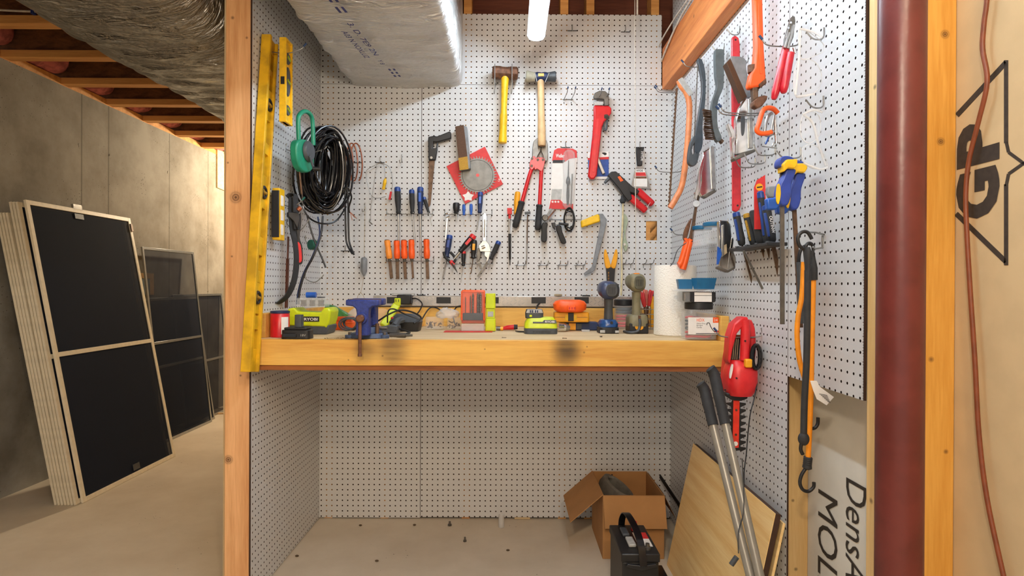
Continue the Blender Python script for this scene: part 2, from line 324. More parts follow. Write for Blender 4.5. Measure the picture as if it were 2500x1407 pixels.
# printing on the drywall
g = G()
def ln(pts, w=7):
    for (a, b) in zip(pts[:-1], pts[1:]):
        d = V((b[0]-a[0], b[1]-a[1], 0)).normalized(); n = V((-d.y, d.x, 0))
        wa = w*.5; q = [(a[0]+n.x*wa, a[1]+n.y*wa), (b[0]+n.x*wa, b[1]+n.y*wa), (b[0]-n.x*wa, b[1]-n.y*wa), (a[0]-n.x*wa, a[1]-n.y*wa)]
        g.prism([X(x, y, XD-.0006) for x, y in q], (.0005, 0, 0))
ln([(2336, 282), (2456, 152)], 12); ln([(2456, 147), (2456, 350)], 10); ln([(2456, 345), (2462, 372), (2500, 400), (2530, 420)], 8); ln([(2500, 398), (2462, 425), (2456, 455)], 8); ln([(2456, 450), (2456, 648)], 10); ln([(2456, 640), (2334, 522)], 12)
struct('logo_outline', g, 'logo_ink', parent=wk)
zu, yf = V((0, 0, 1)), V((0, 1, 0))
def wtxt(s, x0, y0, x1, y1, cw, par, m='logo_ink', bold=.03):
    # cw: reads downward, else upward; box in photograph pixels on the drywall plane
    if cw:
        o = X(x0, y0, XD); a = X(x0, y1, XD); b = X(x1, y0, XD); text(s, o, -zu, -yf, abs(o.z-a.z), abs(o.y-b.y), m, par, V((0, 0, 0)), 'printed_lettering', bold)
    else:
        o = X(x1, y1, XD); a = X(x1, y0, XD); b = X(x0, y1, XD); text(s, o, zu, yf, abs(o.z-a.z), abs(o.y-b.y), m, par, V((0, 0, 0)), 'printed_lettering', bold)
wtxt('P', 2337, 278, 2441, 388, False, wk, bold=.05); wtxt('G', 2335, 400, 2441, 526, False, wk, bold=.05)
wtxt('DensArmor', 2066, 1165, 2116, 1600, True, wd, bold=0); wtxt('MOLD', 1998, 1193, 2046, 1470, True, wd, bold=0)
# framing lumber
g = G(); g.bb(XL-t5-.089, XL-t5, YL, YL+.038, 0, 2.545)
one('wooden_post', g, 'post_wood', 'full height wooden stud post at the left end of the pegboard alcove', 'post', bev=.003)
g = G(); x0 = XR+t5; g.bb(x0, x0+.089, 1.75, 1.788, 0, 2.5)
one('wall_stud', g, 'stud_wood', 'bare wall stud beneath the right pegboard, behind the hanging bungee cords', 'stud', bev=.002)
g = G(); g.bb(x0, x0+.089, YR-.042, YR-.004, 0, 2.5)
one('wall_stud', g, 'stud_wood', 'pale stud along the cut front edge of the right pegboard, left of the red column', 'stud', bev=.002)
g = G(); g.bb(x0-.004, x0+.088, 1.1746, 1.2126, 0, 2.5)
one('wall_stud', g, 'stud_yellow', 'yellow pine wall stud just right of the red steel column', 'stud', bev=.002)
t = T('steel_column', 'round red-brown painted steel support column, full height', 'column')
cx, cy = .688, 1.062; g = G().cyl((cx, cy, 0), (cx, cy, 2.5), .0376, n=48); t.p('pipe', g, 'column_red')
g = G(); g.bb(cx-.08, cx+.08, cy-.08, cy+.08, 2.5, 2.512); t.p('cap_plate', g, 'column_red')
g = G(); g.bb(XR-.05, XR-.0005, .9, D-.002, 2.066, 2.262)
one('beam', g, 'beam_wood', 'reddish wooden beam high along the right pegboard', 'beam', bev=.003)
for i, (dx, lb) in enumerate(((0, 'white cable lying along the top edge of the reddish beam'), (-.012, 'thinner slack white cable drooping beside the reddish beam'))):
    pts = [(XR-.055+dx, D-.01, 2.2+.07*i), (XR-.057+dx*1.5, D-.12, 2.225+.045*i), (XR-.056+dx, 2.6, 2.262+.02*i), (XR-.055+dx, 2.3, 2.272), (XR-.055+dx, 1.8, 2.274)]
    one('cable', G().tube(spl(pts, 6), .0045-.001*i), mat('cable_white%d' % i, (205, 196, 180), .5), lb, 'cable')
# joists of the basement ceiling on the left
JY = [2.37, 2.775, 3.18, 3.60, 4.0, 4.39, 4.81, 5.21, 5.62, 6.03]
JL = ['nearest', 'second', 'third', 'fourth', 'fifth', 'sixth', 'seventh', 'eighth', 'ninth', 'farthest']
for i, y in enumerate(JY):
    if i == 0:
        t = T('floor_joist', '', 'joist', 'floor joists over the left part of the basement'); J0 = t.o
        g = G(); g.bb(XC-.1, -1.02, y-.032, y+.032, 2.3, 2.338); t.p('bottom_flange', g, 'joist_wood', .002)
        g = G(); g.bb(XC-.1, -1.02, y-.006, y+.006, 2.338, 2.51); t.p('web', g, 'osb')
        g = G(); g.bb(XC-.1, -1.02, y-.032, y+.032, 2.51, 2.544); t.p('top_flange', g, 'joist_wood', .002)
        J0['label'] = 'wooden floor joist at the upper left, nearest of the row'
    else:
        dup(J0, J0.location+V((0, y-JY[0], 0)), 'wooden floor joist above the concrete wall, %s from the front of the row' % JL[i] if i < 9 else 'wooden floor joist deepest in the left basement, farthest of the row')
for i in range(9):
    y0 = JY[i]+.035; y1 = JY[i+1]-.035; g = G(); sec = []
    for k in range(7):
        a = y0+(y1-y0)*k/6; q = 1 if 0 < k < 6 else .8; sec.append(((XC-.02+random.uniform(-.02, .02), a, 2.43), .085*q+random.uniform(0, .02), .09*q))
    g.se(sec, (1, 0, 0), (0, 0, 1), 18, 2.4)
    o = one('insulation_batt', g, 'insulation', 'pink insulation batt tucked on the concrete wall in joist bay %s' % ('nearest the camera' if i == 0 else 'behind the %s joist' % JL[i]), 'insulation', 'insulation batts in the joist bays')
g = G().tube(spl([(XC+.12, 2.66, 2.36), (XC+.22, 2.70, 2.352), (XC+.45, 2.725, 2.347), (XC+.8, 2.73, 2.345), (XC+.93, 2.73, 2.345)], 6), .005)
t = T('cable', 'white cable with a blue clip stapled along a joist at the upper left', 'cable'); t.p('sheath', g, 'cable_white0')
q = V((XC+.5, 2.726, 2.347)); t.p('clip', G().box(q, (.012, .02, .03)), mat('clip_blue', (30, 50, 120)), .002)
# ducts
def duct(name, label, x0, x1, z0, z1, y0, y1, sag, rr, sd):
    random.seed(sd); g = G(); ny = int((y1-y0)/.03); w = (x1-x0)/2; h = (z1-z0)/2; n = 88; rings = []
    ph = [random.uniform(0, 6.28) for _ in range(12)]
    for i in range(ny+1):
        y = y0+(y1-y0)*i/ny; r = []
        sg = sag*(.6+.4*math.sin(y*5.2+ph[0])+.3*math.sin(y*2.3+ph[1]))
        for j in range(n):
            a = 2*math.pi*j/n; c, s_ = math.cos(a), math.sin(a); p = rr
            x = math.copysign(abs(c)**(2/p), c)*w; z = math.copysign(abs(s_)**(2/p), s_)*h
            if s_ < 0: z -= sg*(1-(x/w)**2)
            wv = .004*math.sin(y*60+x*9+ph[2]+2*math.sin(x*11+ph[5]))+.003*math.sin(y*105+x*23+ph[3])+.004*math.sin(y*23-x*14+ph[4])
            r.append(V(((x0+x1)/2+x+c*wv*.6, y, (z0+z1)/2+z+s_*wv)))
        rings.append(r)
    g.face_ring(rings)
    return g
t = T('air_duct', 'large foil-wrapped air duct running along the ceiling left of the wooden post', 'duct', 'foil wrapped ducts')
t.p('foil_wrap', duct('', '', -1.70, -1.045, 2.045, 2.50, .2, 7.5, .035, 5, 3), 'foil_dull')
t = T('air_duct', 'foil-wrapped air duct entering the back pegboard at the top left of the alcove', 'duct', 'foil wrapped ducts')
t.p('foil_wrap', duct('', '', -.770, -.232, 2.076, 2.52, .5, D-.001, .006, 16, 5), 'foil'); DU = t
mat('ink_blue', (58, 62, 130), .6)
for s, x, y, wl, hh in (('3. D. 7E9 2N', -.585, 2.15, .30, .022), ('A03 N NOXLUZ', -.625, 2.22, .26, .022), ('Y 8', -.555, 2.50, .05, .02), ('= = =', -.53, 2.6, .1, .03), ('= =', -.60, 1.95, .12, .03)):
    text(s, V((x, y, 2.052)), (.1, 1, 0), (1, -.1, 0), wl, hh, 'ink_blue', DU.last, DU.off, 'printed_lettering', .01, lift=.0)
# shop light
mat('lamp_white', (190, 192, 196), .4); m_, nt_, b_ = base('tube_glow'); b_.inputs['Base Color'].default_value = (1, 1, 1, 1); b_.inputs['Emission Color'].default_value = (.74, .88, 1, 1); b_.inputs['Emission Strength'].default_value = 96
e = C(1309, 92, 2.66); lx, lz = e.x, e.z
t = T('shop_light', 'lit white LED shop light hanging lengthwise under the ceiling', 'lamp'); y0, y1 = .24, 2.66
g = G()
sec = [(-.040, .012), (-.033, .022), (-.016, .034), (.016, .034), (.033, .022), (.040, .012), (.037, .012), (.031, .020), (.015, .031), (-.015, .031), (-.031, .020), (-.037, .012)]
g.prism([(lx+a, y1, lz+b) for a, b in sec], (0, y0-y1, 0)); t.p('reflector', g, 'lamp_white')
lip = [(-.041, .010), (-.033, .022), (-.016, .034), (.016, .034), (.033, .022), (.041, .010), (.03, -.008), (.015, -.0135), (0, -.015), (-.015, -.0135), (-.03, -.008)]
g = G().prism([(lx+a, y1+.003, lz+b) for a, b in lip], (0, -.003, 0)); t.p('end_cap', g, 'lamp_white')
g = G().prism([(lx+a, y0, lz+b) for a, b in sec[:6]], (0, -.003, 0)); t.p('end_cap', g, 'lamp_white')
g = G().lathe((lx, y0+.01, lz+.008), (lx, y1-.012, lz+.008), [(0, .006), (.004, .0125), (.996, .0125), (1, .006)], 20); t.p('tube', g, 'tube_glow')
g = G(); g.tube([(lx, .6, lz+.033), (lx, .6, 2.545)], .0015); g.tube([(lx, 2.3, lz+.033), (lx, 2.3, 2.545)], .0015); t.p('hanging_wire', g, 'lamp_white')
g = G().tube([(C(1549, 0, 2.62).x, 2.62, 2.545), C(1551, 320, 2.62), C(1552, 690, 2.62)], .0016)
t = T('pull_cord', 'thin white pull cord hanging down in front of the back pegboard', 'cord'); t.p('cord', g, 'cable_white0')
g = G().tube([C(1556, -20, 2.62), C(1556, 36, 2.62)], .004); t.p('tie_end', g, 'cable_white0')
# workbench
t = T('workbench', 'built-in wooden workbench across the alcove', 'workbench')
g = G(); g.bb(XL+.001, XR-.001, YB, YB+.038, ZB-.091, ZB); t.p('front_board', g, 'bench_front', .002)
g = G(); g.bb(XL+.001, XR-.001, YB+.038, D-.001, ZB-.019, ZB); t.p('worktop', g, 'bench_top', .002)
g = G(); g.bb(XL+.001, XR-.001, YB+.006, YB+.10, ZB-.109, ZB-.0915); g.bb(XL+.001, XR-.001, YB+.10, D-.001, ZB-.109, ZB-.0195); t.p('underframe', g, 'bench_ply', .001)
wood('ledger_wood', (232, 184, 92), (206, 148, 64), 'x', 20, 12, .5)
g = G(); g.bb(XL+.001, XR-.001, D-.0385, D-.001, ZB+.0003, ZB+.089); one('ledger_board', g, 'ledger_wood', 'yellow board standing along the back of the bench below the power strip', 'board', 'ledger boards around the bench', .002)
g = G(); g.bb(XL+.001, XL+.026, YB+.06, D-.039, ZB+.0003, ZB+.089); one('ledger_board', g, 'ledger_wood', 'short yellow board along the left pegboard behind the red can', 'board', 'ledger boards around the bench', .002)
g = G(); g.bb(XR-.031, XR-.001, YB+.001, D-.039, ZB+.0003, ZB+.089); one('ledger_board', g, 'ledger_wood', 'yellow board along the right pegboard, its end beside the printed jar', 'board', 'ledger boards around the bench', .002)
mat('scorch', (88, 70, 48), .8, alpha=.55)
# brown cable on the kraft board
XK = XD-.012
pts = [X(a, b, XK) for a, b in ((2412, -60), (2402, 60), (2399, 120), (2410, 200), (2388, 300), (2366, 390), (2358, 470), (2360, 560), (2368, 700), (2380, 880), (2390, 1060), (2410, 1220), (2450, 1407), (2470, 1500))]
pts = [V((XK, pts[0].y+.01, 2.52)), V((XK, pts[0].y, 2.0))]+pts+[V((XK, pts[-1].y-.04, .25)), V((XK, pts[-1].y-.05, .02))]
one('cable', G().tube(spl(pts, 6), .0042, 10), mat('cable_brown', (128, 66, 38), .45), 'brown copper-coloured cable hanging down over the printed kraft board', 'cable')

q_ = [X(a, b, XC+.012) for a, b in ((531, 366), (560, 374), (560, 470), (531, 458))]; one('plywood_patch', G().prism(q_, (-.011, 0, 0)), mat('patch_yellow', (238, 214, 150), .7), 'pale yellow board fixed high on the concrete wall, beside the wooden post', 'board')
# ================================================================== shared materials
mat('yellow', (238, 188, 18), .45, var=.08); mat('yellow_dirty', (226, 176, 16), .5, var=.16, sc=14); mat('lime', (205, 220, 24), .4, var=.04); mat('black', (30, 30, 32), .45); mat('black_gloss', (22, 22, 25), .18)
mat('rubber', (44, 45, 47), .75, bump=.1); mat('dark_grey', (70, 75, 80), .5); mat('grey', (128, 132, 136), .5); mat('pale_grey', (186, 186, 182), .5)
mat('steel', (176, 176, 174), .32, .9); mat('chrome', (222, 222, 222), .14, 1, var=.03); mat('dull_steel', (120, 116, 110), .45, .8); mat('rust', (122, 84, 62), .6, .45, var=.2, sc=60); mat('brown_steel', (112, 88, 70), .5, .6, var=.18, sc=50)
mat('red', (204, 26, 34), .3, var=.05); mat('red_plastic', (214, 40, 44), .38, var=.05); mat('red_card', (206, 44, 44), .55, var=.05); mat('orange', (246, 92, 22), .4, var=.05); mat('orange_pale', (246, 150, 50), .4, var=.05); mat('amber', (240, 166, 28), .4, var=.04)
mat('blue', (32, 66, 138), .4, var=.06); mat('blue_bright', (36, 92, 186), .35); mat('navy', (30, 46, 84), .45, var=.05); mat('vise_blue', (44, 62, 140), .4, var=.14, sc=120); mat('teal', (26, 98, 138), .4, var=.05); mat('green', (24, 136, 104), .4, var=.05); mat('dark_green', (14, 90, 74), .5)
mat('copper', (150, 84, 54), .4, .5); mat('white', (232, 230, 226), .5, var=.03); mat('ivory', (222, 210, 168), .5); mat('olive', (128, 120, 92), .55, var=.08); mat('olive_dark', (86, 84, 66), .55); mat('handle_wood', (226, 188, 138), .5, var=.1, sc=18)
mat('clear', (236, 240, 242), .08, alpha=.2, var=.0); mat('lens_clear', (236, 240, 242), .05, alpha=.07, var=.0); mat('clear_red', (240, 90, 40), .12, alpha=.72, var=.02); mat('frosted', (232, 232, 230), .25, alpha=.42, var=.02); mat('hook_wire', (150, 150, 148), .35, .8); mat('hook_dark', (52, 52, 54), .5); mat('blue_tip', (34, 66, 110), .5); mat('green_tip', (20, 100, 90), .5)
mat('string', (176, 158, 128), .8); mat('label_white', (236, 234, 230), .6, var=.02); mat('ink', (28, 28, 30), .6); mat('mesh_brown', (92, 62, 40), .6, .3, var=.25, sc=900); mat('mesh_yellow', (196, 150, 44), .6, .2, var=.3, sc=700); mat('soot', (90, 74, 54), .8)
def PN(px, py, o, n): d = ray(px, py); return CAM + d*((V(o)-CAM).dot(V(n))/d.dot(V(n)))
def fp(g, pts, o, n, th=.004):     # outline on a free plane, thickness away from the camera
    n = V(n).normalized(); return g.prism([PN(x, y, o, n) for x, y in pts], -n*th)
PX = D/F
# ================================================================== peg hooks
def hookB(px, py, kind, label, ln_=.06, grp='peg hooks on the back pegboard'):
    t = T('peg_hook', label, 'hook', grp)
    if kind == 'bar':
        t.p('bracket', G().tube([B(px-11, py, .004), B(px+11, py, .004)], .0018), 'hook_dark')
        t.p('prong', G().tube(spl([B(px, py-14, .003), B(px, py-2, .004), B(px, py, .03), B(px, py, ln_), V(B(px, py, ln_))+V((0, -.004, .012))], 4), .0019), 'hook_wire')
    elif kind == 'single':
        t.p('prong', G().tube(spl([B(px, py-14, .003), B(px, py-3, .005), B(px, py+4, .03), V(B(px, py+4, .03))+V((-.004, -.03, -.012)), V(B(px, py+4, .03))+V((-.004, -.04, .0))], 4), .0018), 'hook_wire')
    else:
        t.p('bracket', G().tube([B(px-13, py, .004), B(px+13, py, .004)], .0017), 'hook_wire')
        for s in (-9, 9):
            a = B(px+s, py, .004); e = V(a)+V((.006, -ln_, .004)); t.p('prong', G().tube(spl([B(px+s, py+10, .003), a, e, e+V((.002, -.014, .016))], 4), .0018), 'hook_wire')
            if kind == 'tips': t.p('tip', G().cyl(e+V((.002, -.013, .015)), e+V((.004, -.020, .023)), .0028), 'blue_tip', sub=True)
    return t
hookB(1397, 75, 'bar', 'bare peg hook high on the back pegboard, just right of the shop light'); hookB(1527, 78, 'bar', 'bare peg hook near the top right of the back pegboard, left of the pull cord')
hookB(1386, 243, 'tips', 'empty twin-prong hook with blue tips between the mallet and the red pipe wrench', .085); hookB(1467, 243, 'tips', 'twin-prong hook with blue tips holding the red pipe wrench', .07)
hookB(872, 397, 'bar', 'bar peg hook behind the copper tubing coil'); hookB(928, 397, 'bar', 'bar peg hook holding the grey wires with a yellow connector'); hookB(981, 391, 'single', 'bare single hook left of the keyhole saw', .05)
hookB(843, 613, 'bar', 'bare hook with white loop below the drooping black cable ends'); hookB(1381, 360, 'bar', 'bar peg hook holding the soldering iron pack'); hookB(1562, 360, 'bar', 'bar peg hook behind the putty knife handle')
for a, s in ((1270, 'leftmost of the low row of empty hooks under the bolt cutter'), (1325, 'empty low twin hook right of the leftmost one, under the black clamps'), (1372, 'empty low twin hook under the loose cable ring'), (1415, 'empty low twin hook beside the lower end of the grey saw frame'), (1531, 'empty low twin hook right of the ivory cord'), (1580, 'empty low twin hook under the rectangular cutout in the pegboard')):
    hookB(a, 648 if a < 1500 else 645, 'twin', s, .02)
# wire tool racks
def rack(x0, x1, y, label, loops, o=.034):
    t = T('tool_rack', label, 'rack', 'wire tool racks on the back pegboard')
    t.p('rail', G().tube([B(x0, y, o), B(x1, y, o)], .0018), 'hook_wire')
    for x in (x0+1, x1-1): t.p('end_prong', G().tube(spl([B(x, y-13, .003), B(x, y-2, .005), B(x, y, o)], 3), .002), 'hook_wire')
    for x in loops: t.p('loop', G().tube(spl([B(x-4, y, o), B(x-5, y-3, o+.02), B(x-5, y-4, o+.028)], 3), .0014), 'hook_wire')
rack(943, 1058, 523, 'wire tool rack with four screwdrivers beside the keyhole saw blade', (952, 962, 984, 995, 1014, 1050))
rack(942, 1060, 638, 'wire tool rack holding the orange-handled chisels', (960, 980, 998, 1016, 1052)); rack(1085, 1202, 524, 'wire tool rack below the red saw blade card', (1092, 1108, 1124, 1142, 1160, 1184))
rack(1090, 1204, 645, 'wire tool rack holding pliers and screwdrivers below the adjustable wrench', (1086, 1110, 1132, 1154, 1174, 1196)); rack(1242, 1420, 536, 'long wire tool rack behind the bolt cutter grips', (1250, 1292, 1330, 1352), .008)
# ================================================================== tools on the back pegboard
t = T('sledge_hammer', 'short sledge hammer with rusty head and yellow handle', 'hammer')
a, b = B(1202, 177, .06), B(1265, 180, .06); t.p('head', G().lathe(a, b, [(0, .024), (.06, .031), (.3, .031), (.4, .028), (.6, .028), (.7, .031), (.94, .031), (1, .024)], 8, ph=.39), 'rust', .002)
r = PX*.96
t.p('handle', G().lathe(B(1234, 166, .06), B(1227, 350, .06), [(0, 7*r), (.15, 10*r), (.22, 9*r), (.5, 7.5*r), (.6, 8*r)]+[(.62+.012*i, (9.6 if i % 2 else 9)*r) for i in range(24)]+[(.93, 10.5*r), (.99, 10.5*r), (1, 9*r)], 18), 'yellow')
t = T('peg_hook', 'pair of long wire prongs holding the sledge hammer head', 'hook', 'peg hooks on the back pegboard')
for x in (1208, 1250): t.p('prong', G().tube(spl([B(x+4, 205, .003), B(x+2, 205, .05), B(x-2, 228, .09), B(x, 218, .095), B(x, 156, .10)], 4), .0022), 'hook_wire')
t = T('mallet', 'mallet with blue head, pale and dark faces and a wooden handle', 'mallet')
t.p('head', G().lathe(B(1306, 188, .06), B(1336, 188, .06), [(0, .020), (.2, .023), (.5, .02), (.8, .023), (1, .021)], 18), 'navy')
t.p('face', G().lathe(B(1307, 188, .06), B(1284, 187, .06), [(0, .020), (.4, .023), (.9, .028), (1, .024)], 18), mat('mallet_beige', (170, 166, 146), .6))
t.p('face', G().lathe(B(1335, 188, .06), B(1357, 187, .06), [(0, .020), (.4, .022), (.92, .025), (1, .022)], 18), 'dark_grey')
t.p('maker_plate', G().prism([B(1314, 179, .084), B(1328, 179, .084), B(1328, 186, .084), B(1314, 186, .084)], (0, .002, 0)), 'amber')
t.p('handle', G().lathe(B(1320, 196, .06), B(1323, 356, .06), [(0, 8*r), (.1, 8.6*r), (.45, 8*r), (.75, 10*r), (.97, 10*r), (1, 8.5*r)], 18), 'handle_wood')
for x, x2 in ((1311, 1306), (1331, 1341)): t.p('prong', G().tube([B(x, 204, .003), B(x, 200, .085), B(x2, 178, .09)], .0016), 'hook_wire')
# bolt cutter
t = T('bolt_cutter', 'red long-armed bolt cutter with black grips hanging in front of the tool rack', 'bolt cutter')
for q in ([(1301, 352), (1308, 340), (1320, 336), (1320, 366), (1313, 380), (1308, 392), (1300, 388)], [(1337, 352), (1331, 340), (1321, 336), (1321, 366), (1326, 380), (1329, 392), (1337, 390)]): t.p('jaw', bp(G(), s2(q, 3), .02, .012), 'dull_steel', .002)
for q in ([(1300, 383), (1308, 385), (1304, 410), (1296, 414), (1293, 400)], [(1307, 388), (1318, 384), (1330, 388), (1328, 405), (1322, 418), (1312, 412), (1306, 414), (1304, 404)]): t.p('link_plate', bp(G(), s2(q, 4), .014, .024), 'red', .002)
for q in ((1299, 387), (1313, 390), (1326, 390), (1298, 405)): t.p('pivot_bolt', G().cyl(B(*q, .036), B(*q, .043), .006, .005), 'dull_steel')
for q in ([(1300, 408), (1292, 430), (1272, 502)], [(1323, 406), (1321, 430), (1317, 505)]): t.p('arm', G().tube(spl([B(*p, .027) for p in q], 5), .0092, 12), 'red')
for a, b in (((1274, 492), (1257, 556)), ((1317, 500), (1313, 562))): t.p('grip', G().lathe(B(*a, .027), B(*b, .027), [(0, .014), (.05, .017), (.1, .014), (.7, .0155), (.92, .0155), (1, .009)], 16), 'rubber')
# blister pack with soldering iron
t = T('blister_pack', 'soldering iron in a red and white blister pack', 'package'); q = [(1349, 385), (1353, 367), (1362, 362), (1398, 363), (1408, 368), (1409, 385), (1403, 440), (1399, 511), (1340, 510), (1346, 440)]
t.p('backing_card', bp(G(), q, .006, .003), 'label_white')
t.p('header', bp(G(), [(1349, 385), (1353, 367), (1362, 362), (1398, 363), (1408, 368), (1409, 385), (1390, 388), (1380, 395), (1348, 393)], .0092, .001), 'red_card', sub=True)
t.p('footer', bp(G(), [(1345, 488), (1368, 488), (1376, 497), (1399, 498), (1399, 511), (1340, 510)], .0092, .001), 'red_card', sub=True)
t.p('stripe', bp(G(), [(1350, 391), (1380, 391), (1376, 398), (1349, 398)], .0092, .0014), 'ink', sub=True)
t.p('inset_photo', bp(G(), [(1347, 462), (1372, 462), (1370, 488), (1345, 488)], .0092, .0012), 'pale_grey', sub=True)
cardo = t.last
text('Weller', B(1357, 385, .0104), (1, 0, 0), (0, 0, 1), 42*PX*.5, .018, 'label_white', cardo, t.off, bold=.02)
for x in (1349, 1356, 1363): t.p('icon', G().cyl(B(x, 493, .0104), B(x, 493, .0108), .005), 'label_white', sub=True)
t.p('iron', G().lathe(B(1388, 392, .022), B(1386, 500, .022), [(0, .0015), (.35, .003), (.42, .009), (.5, .011), (.55, .006), (.8, .0075), (1, .005)], 12), 'black')
t.p('spare_tip', G().cyl(B(1397, 425, .02), B(1394, 500, .02), .003), 'dull_steel')
t.p('blister', G().prism([B(x, y, .034) for x, y in s2([(1376, 372), (1404, 372), (1402, 440), (1396, 505), (1374, 500), (1376, 440)], 3)], (0, .024, 0)), 'clear', .006)
# pipe wrench (red)
t = T('pipe_wrench', 'red pipe wrench hanging head up on twin hooks', 'wrench')
t.p('handle', bp(G(), [(1450, 257), (1488, 258), (1493, 264), (1493, 276), (1484, 288), (1476, 296), (1470, 310), (1457, 428), (1451, 437), (1441, 437), (1436, 429), (1447, 330), (1450, 290)], .02, .026), 'red', .006)
t.p('rib', bp(G(), [(1457, 290), (1462, 290), (1451, 420), (1446, 420)], .046, .002), 'red_plastic', sub=True)
t.p('hook_jaw', bp(G(), [(1449, 235), (1452, 227), (1464, 221), (1478, 222), (1486, 230), (1487, 258), (1476, 258), (1475, 242), (1460, 240), (1451, 242)], .024, .018), 'dull_steel', .003)
t.p('heel_jaw', bp(G(), [(1450, 247), (1474, 248), (1472, 257), (1452, 257)], .024, .018), 'pale_grey', .002)
t.p('adjusting_nut', G().lathe(B(1479, 281, .033), B(1479, 292, .033), [(0, .013)]+[(.1+.1*i, .0175 if i % 2 else .0155) for i in range(9)]+[(1, .013)], 20), 'dull_steel')
t.p('jaw_tail', G().tube(spl([B(1473, 292, .033), B(1474, 312, .033), B(1477, 318, .033), B(1481, 312, .033), B(1482, 292, .033)], 4), .005), 'dark_grey')
t = T('carded_cutter', 'small silver tool on a blue and red card behind the red pipe wrench', 'package')
t.p('card', bp(G(), [(1435, 372), (1486, 370), (1486, 437), (1437, 438)], .004, .002), mat('card_blue', (36, 74, 150), .5)); k = t.last
t.p('header', bp(G(), [(1435, 372), (1486, 370), (1486, 384), (1435, 386)], .0062, .0006), 'label_white', sub=True); t.p('band', bp(G(), [(1435, 386), (1486, 383), (1486, 389), (1435, 391)], .0062, .001), 'red_card', sub=True)
t.p('badge', G().lathe(B(1474, 376, .0066), B(1474, 376, .0074), [(0, .014), (1, .014)], 20, .5), 'ink', sub=True)
t.p('footer', bp(G(), [(1437, 432), (1486, 431), (1486, 437), (1437, 438)], .0062, .0008), 'label_white', sub=True)
t.p('tool', G().beam(B(1458, 386, .016), B(1474, 425, .016), .016, .012), 'steel', .003)
# rivet gun
t = T('rivet_gun', 'black rivet gun with two red grips hanging diagonally', 'rivet gun')
t.p('body', bp(G(), [(1484, 428), (1492, 419), (1504, 418), (1511, 424), (1544, 455), (1562, 466), (1556, 476), (1540, 470), (1544, 486), (1534, 492), (1520, 474), (1512, 462), (1498, 445)], .016, .03), 'black', .004)
t.p('nose', G().cyl(B(1490, 432, .03), B(1476, 447, .03), .009, .006), 'dark_grey')
t.p('badge', bp(G(), [(1508, 432), (1514, 430), (1522, 441), (1515, 444)], .0462, .001), 'orange')
for a, b in (((1555, 464), (1594, 500)), ((1537, 480), (1577, 516))): t.p('grip', G().beam(B(*a, .03), B(*b, .03), .032, .026), 'red', .008)
t.p('latch_wire', G().tube([B(1588, 494, .05), B(1580, 506, .052), B(1583, 512, .05)], .0012), 'steel')
# putty knife
t = T('putty_knife', 'wide putty knife with black handle and red and white blade sticker', 'putty knife')
t.p('handle', bp(G(), [(1551, 359), (1573, 359), (1570, 378), (1568, 405), (1556, 405), (1554, 378)], .012, .016), 'black', .004)
t.p('blade', bp(G(), [(1556, 403), (1568, 403), (1577, 420), (1589, 460), (1540, 460), (1548, 420)], .018, .0015), 'steel'); k = t.last
t.p('sticker', bp(G(), [(1553, 413), (1573, 413), (1580, 436), (1580, 456), (1548, 455), (1548, 436)], .0197, .0004), 'label_white', sub=True)
t.p('band', bp(G(), [(1551, 421), (1575, 421), (1578, 430), (1549, 430)], .0202, .0004), 'red_card', sub=True); t.p('band', bp(G(), [(1549, 431), (1578, 431), (1579, 436), (1549, 436)], .0202, .0004), 'rust', sub=True)
text('HYDE', B(1554, 419, .0203), (1, 0, 0), (0, 0, 1), .03, .009, 'ink', k, t.off, bold=.02)
text('HYDE', B(1565, 370, .0285), (0, 0, -1), (1, 0, 0), .045, .011, 'label_white', k, t.off, bold=.01)
# keyhole saw
t = T('keyhole_saw', 'keyhole saw with black pistol handle and brown blade', 'saw')
t.p('handle', bp(G(), [(1045, 334), (1060, 331), (1066, 333), (1098, 320), (1101, 324), (1101, 338), (1068, 347), (1058, 346), (1056, 362), (1068, 361), (1063, 391), (1046, 391)], .012, .022), 'black', .004)
t.p('guard', G().tube(spl([B(1065, 344, .023), B(1068, 350, .023), B(1066, 364, .023)], 4), .004), 'dark_grey'); t.p('bolt', G().cyl(B(1053, 385, .033), B(1053, 385, .037), .006), 'steel')
t.p('blade', bp(G(), [(1047, 389), (1062, 389), (1051, 500), (1047, 506), (1045, 504)], .02, .002), 'brown_steel')
# surform rasp on the back wall and saw blade card
t = T('rasp', 'brown surform rasp with yellow lower half overlapping the red saw blade card', 'rasp')
t.p('body', bp(G(), [(1111, 309), (1127, 305), (1140, 309), (1149, 412), (1122, 416)], .018, .03), 'grey', .003)
t.p('rasp_plate', bp(G(), [(1111, 309), (1132, 305), (1141, 382), (1119, 386)], .048, .002), 'mesh_brown'); t.p('rasp_plate', bp(G(), [(1119, 386), (1141, 382), (1144, 413), (1122, 416)], .048, .002), 'mesh_yellow', label='yellow lower end of the rasp plate')
t = T('saw_blade', 'circular saw blade on a square red card', 'saw blade')
t.p('card', bp(G(), [(1090, 406), (1184, 358), (1228, 450), (1136, 498)], .006, .003), 'red_card'); k = t.last
text('USA', B(1219, 444, .0094), (.45, 0, .9), (-.9, 0, .45), .024, .009, 'label_white', k, t.off, bold=.01)
g = G(); pts = []; c0 = B(1166, 428, .013)
for i in range(40):
    a0 = 2*math.pi*i/40
    for da, rr in ((0, .080), (.05, .091), (.075, .092), (.085, .081)): pts.append(c0+V((math.cos(a0+da)*rr, 0, math.sin(a0+da)*rr)))
t.p('blade', g.prism(pts, (0, .002, 0)), mat('blade_steel', (132, 130, 124), .5, .55, sc=30), .0); k2 = t.last
t.p('hub', G().cyl(c0+V((0, -.001, 0)), c0+V((0, -.0002, 0)), .008), 'red', sub=True)
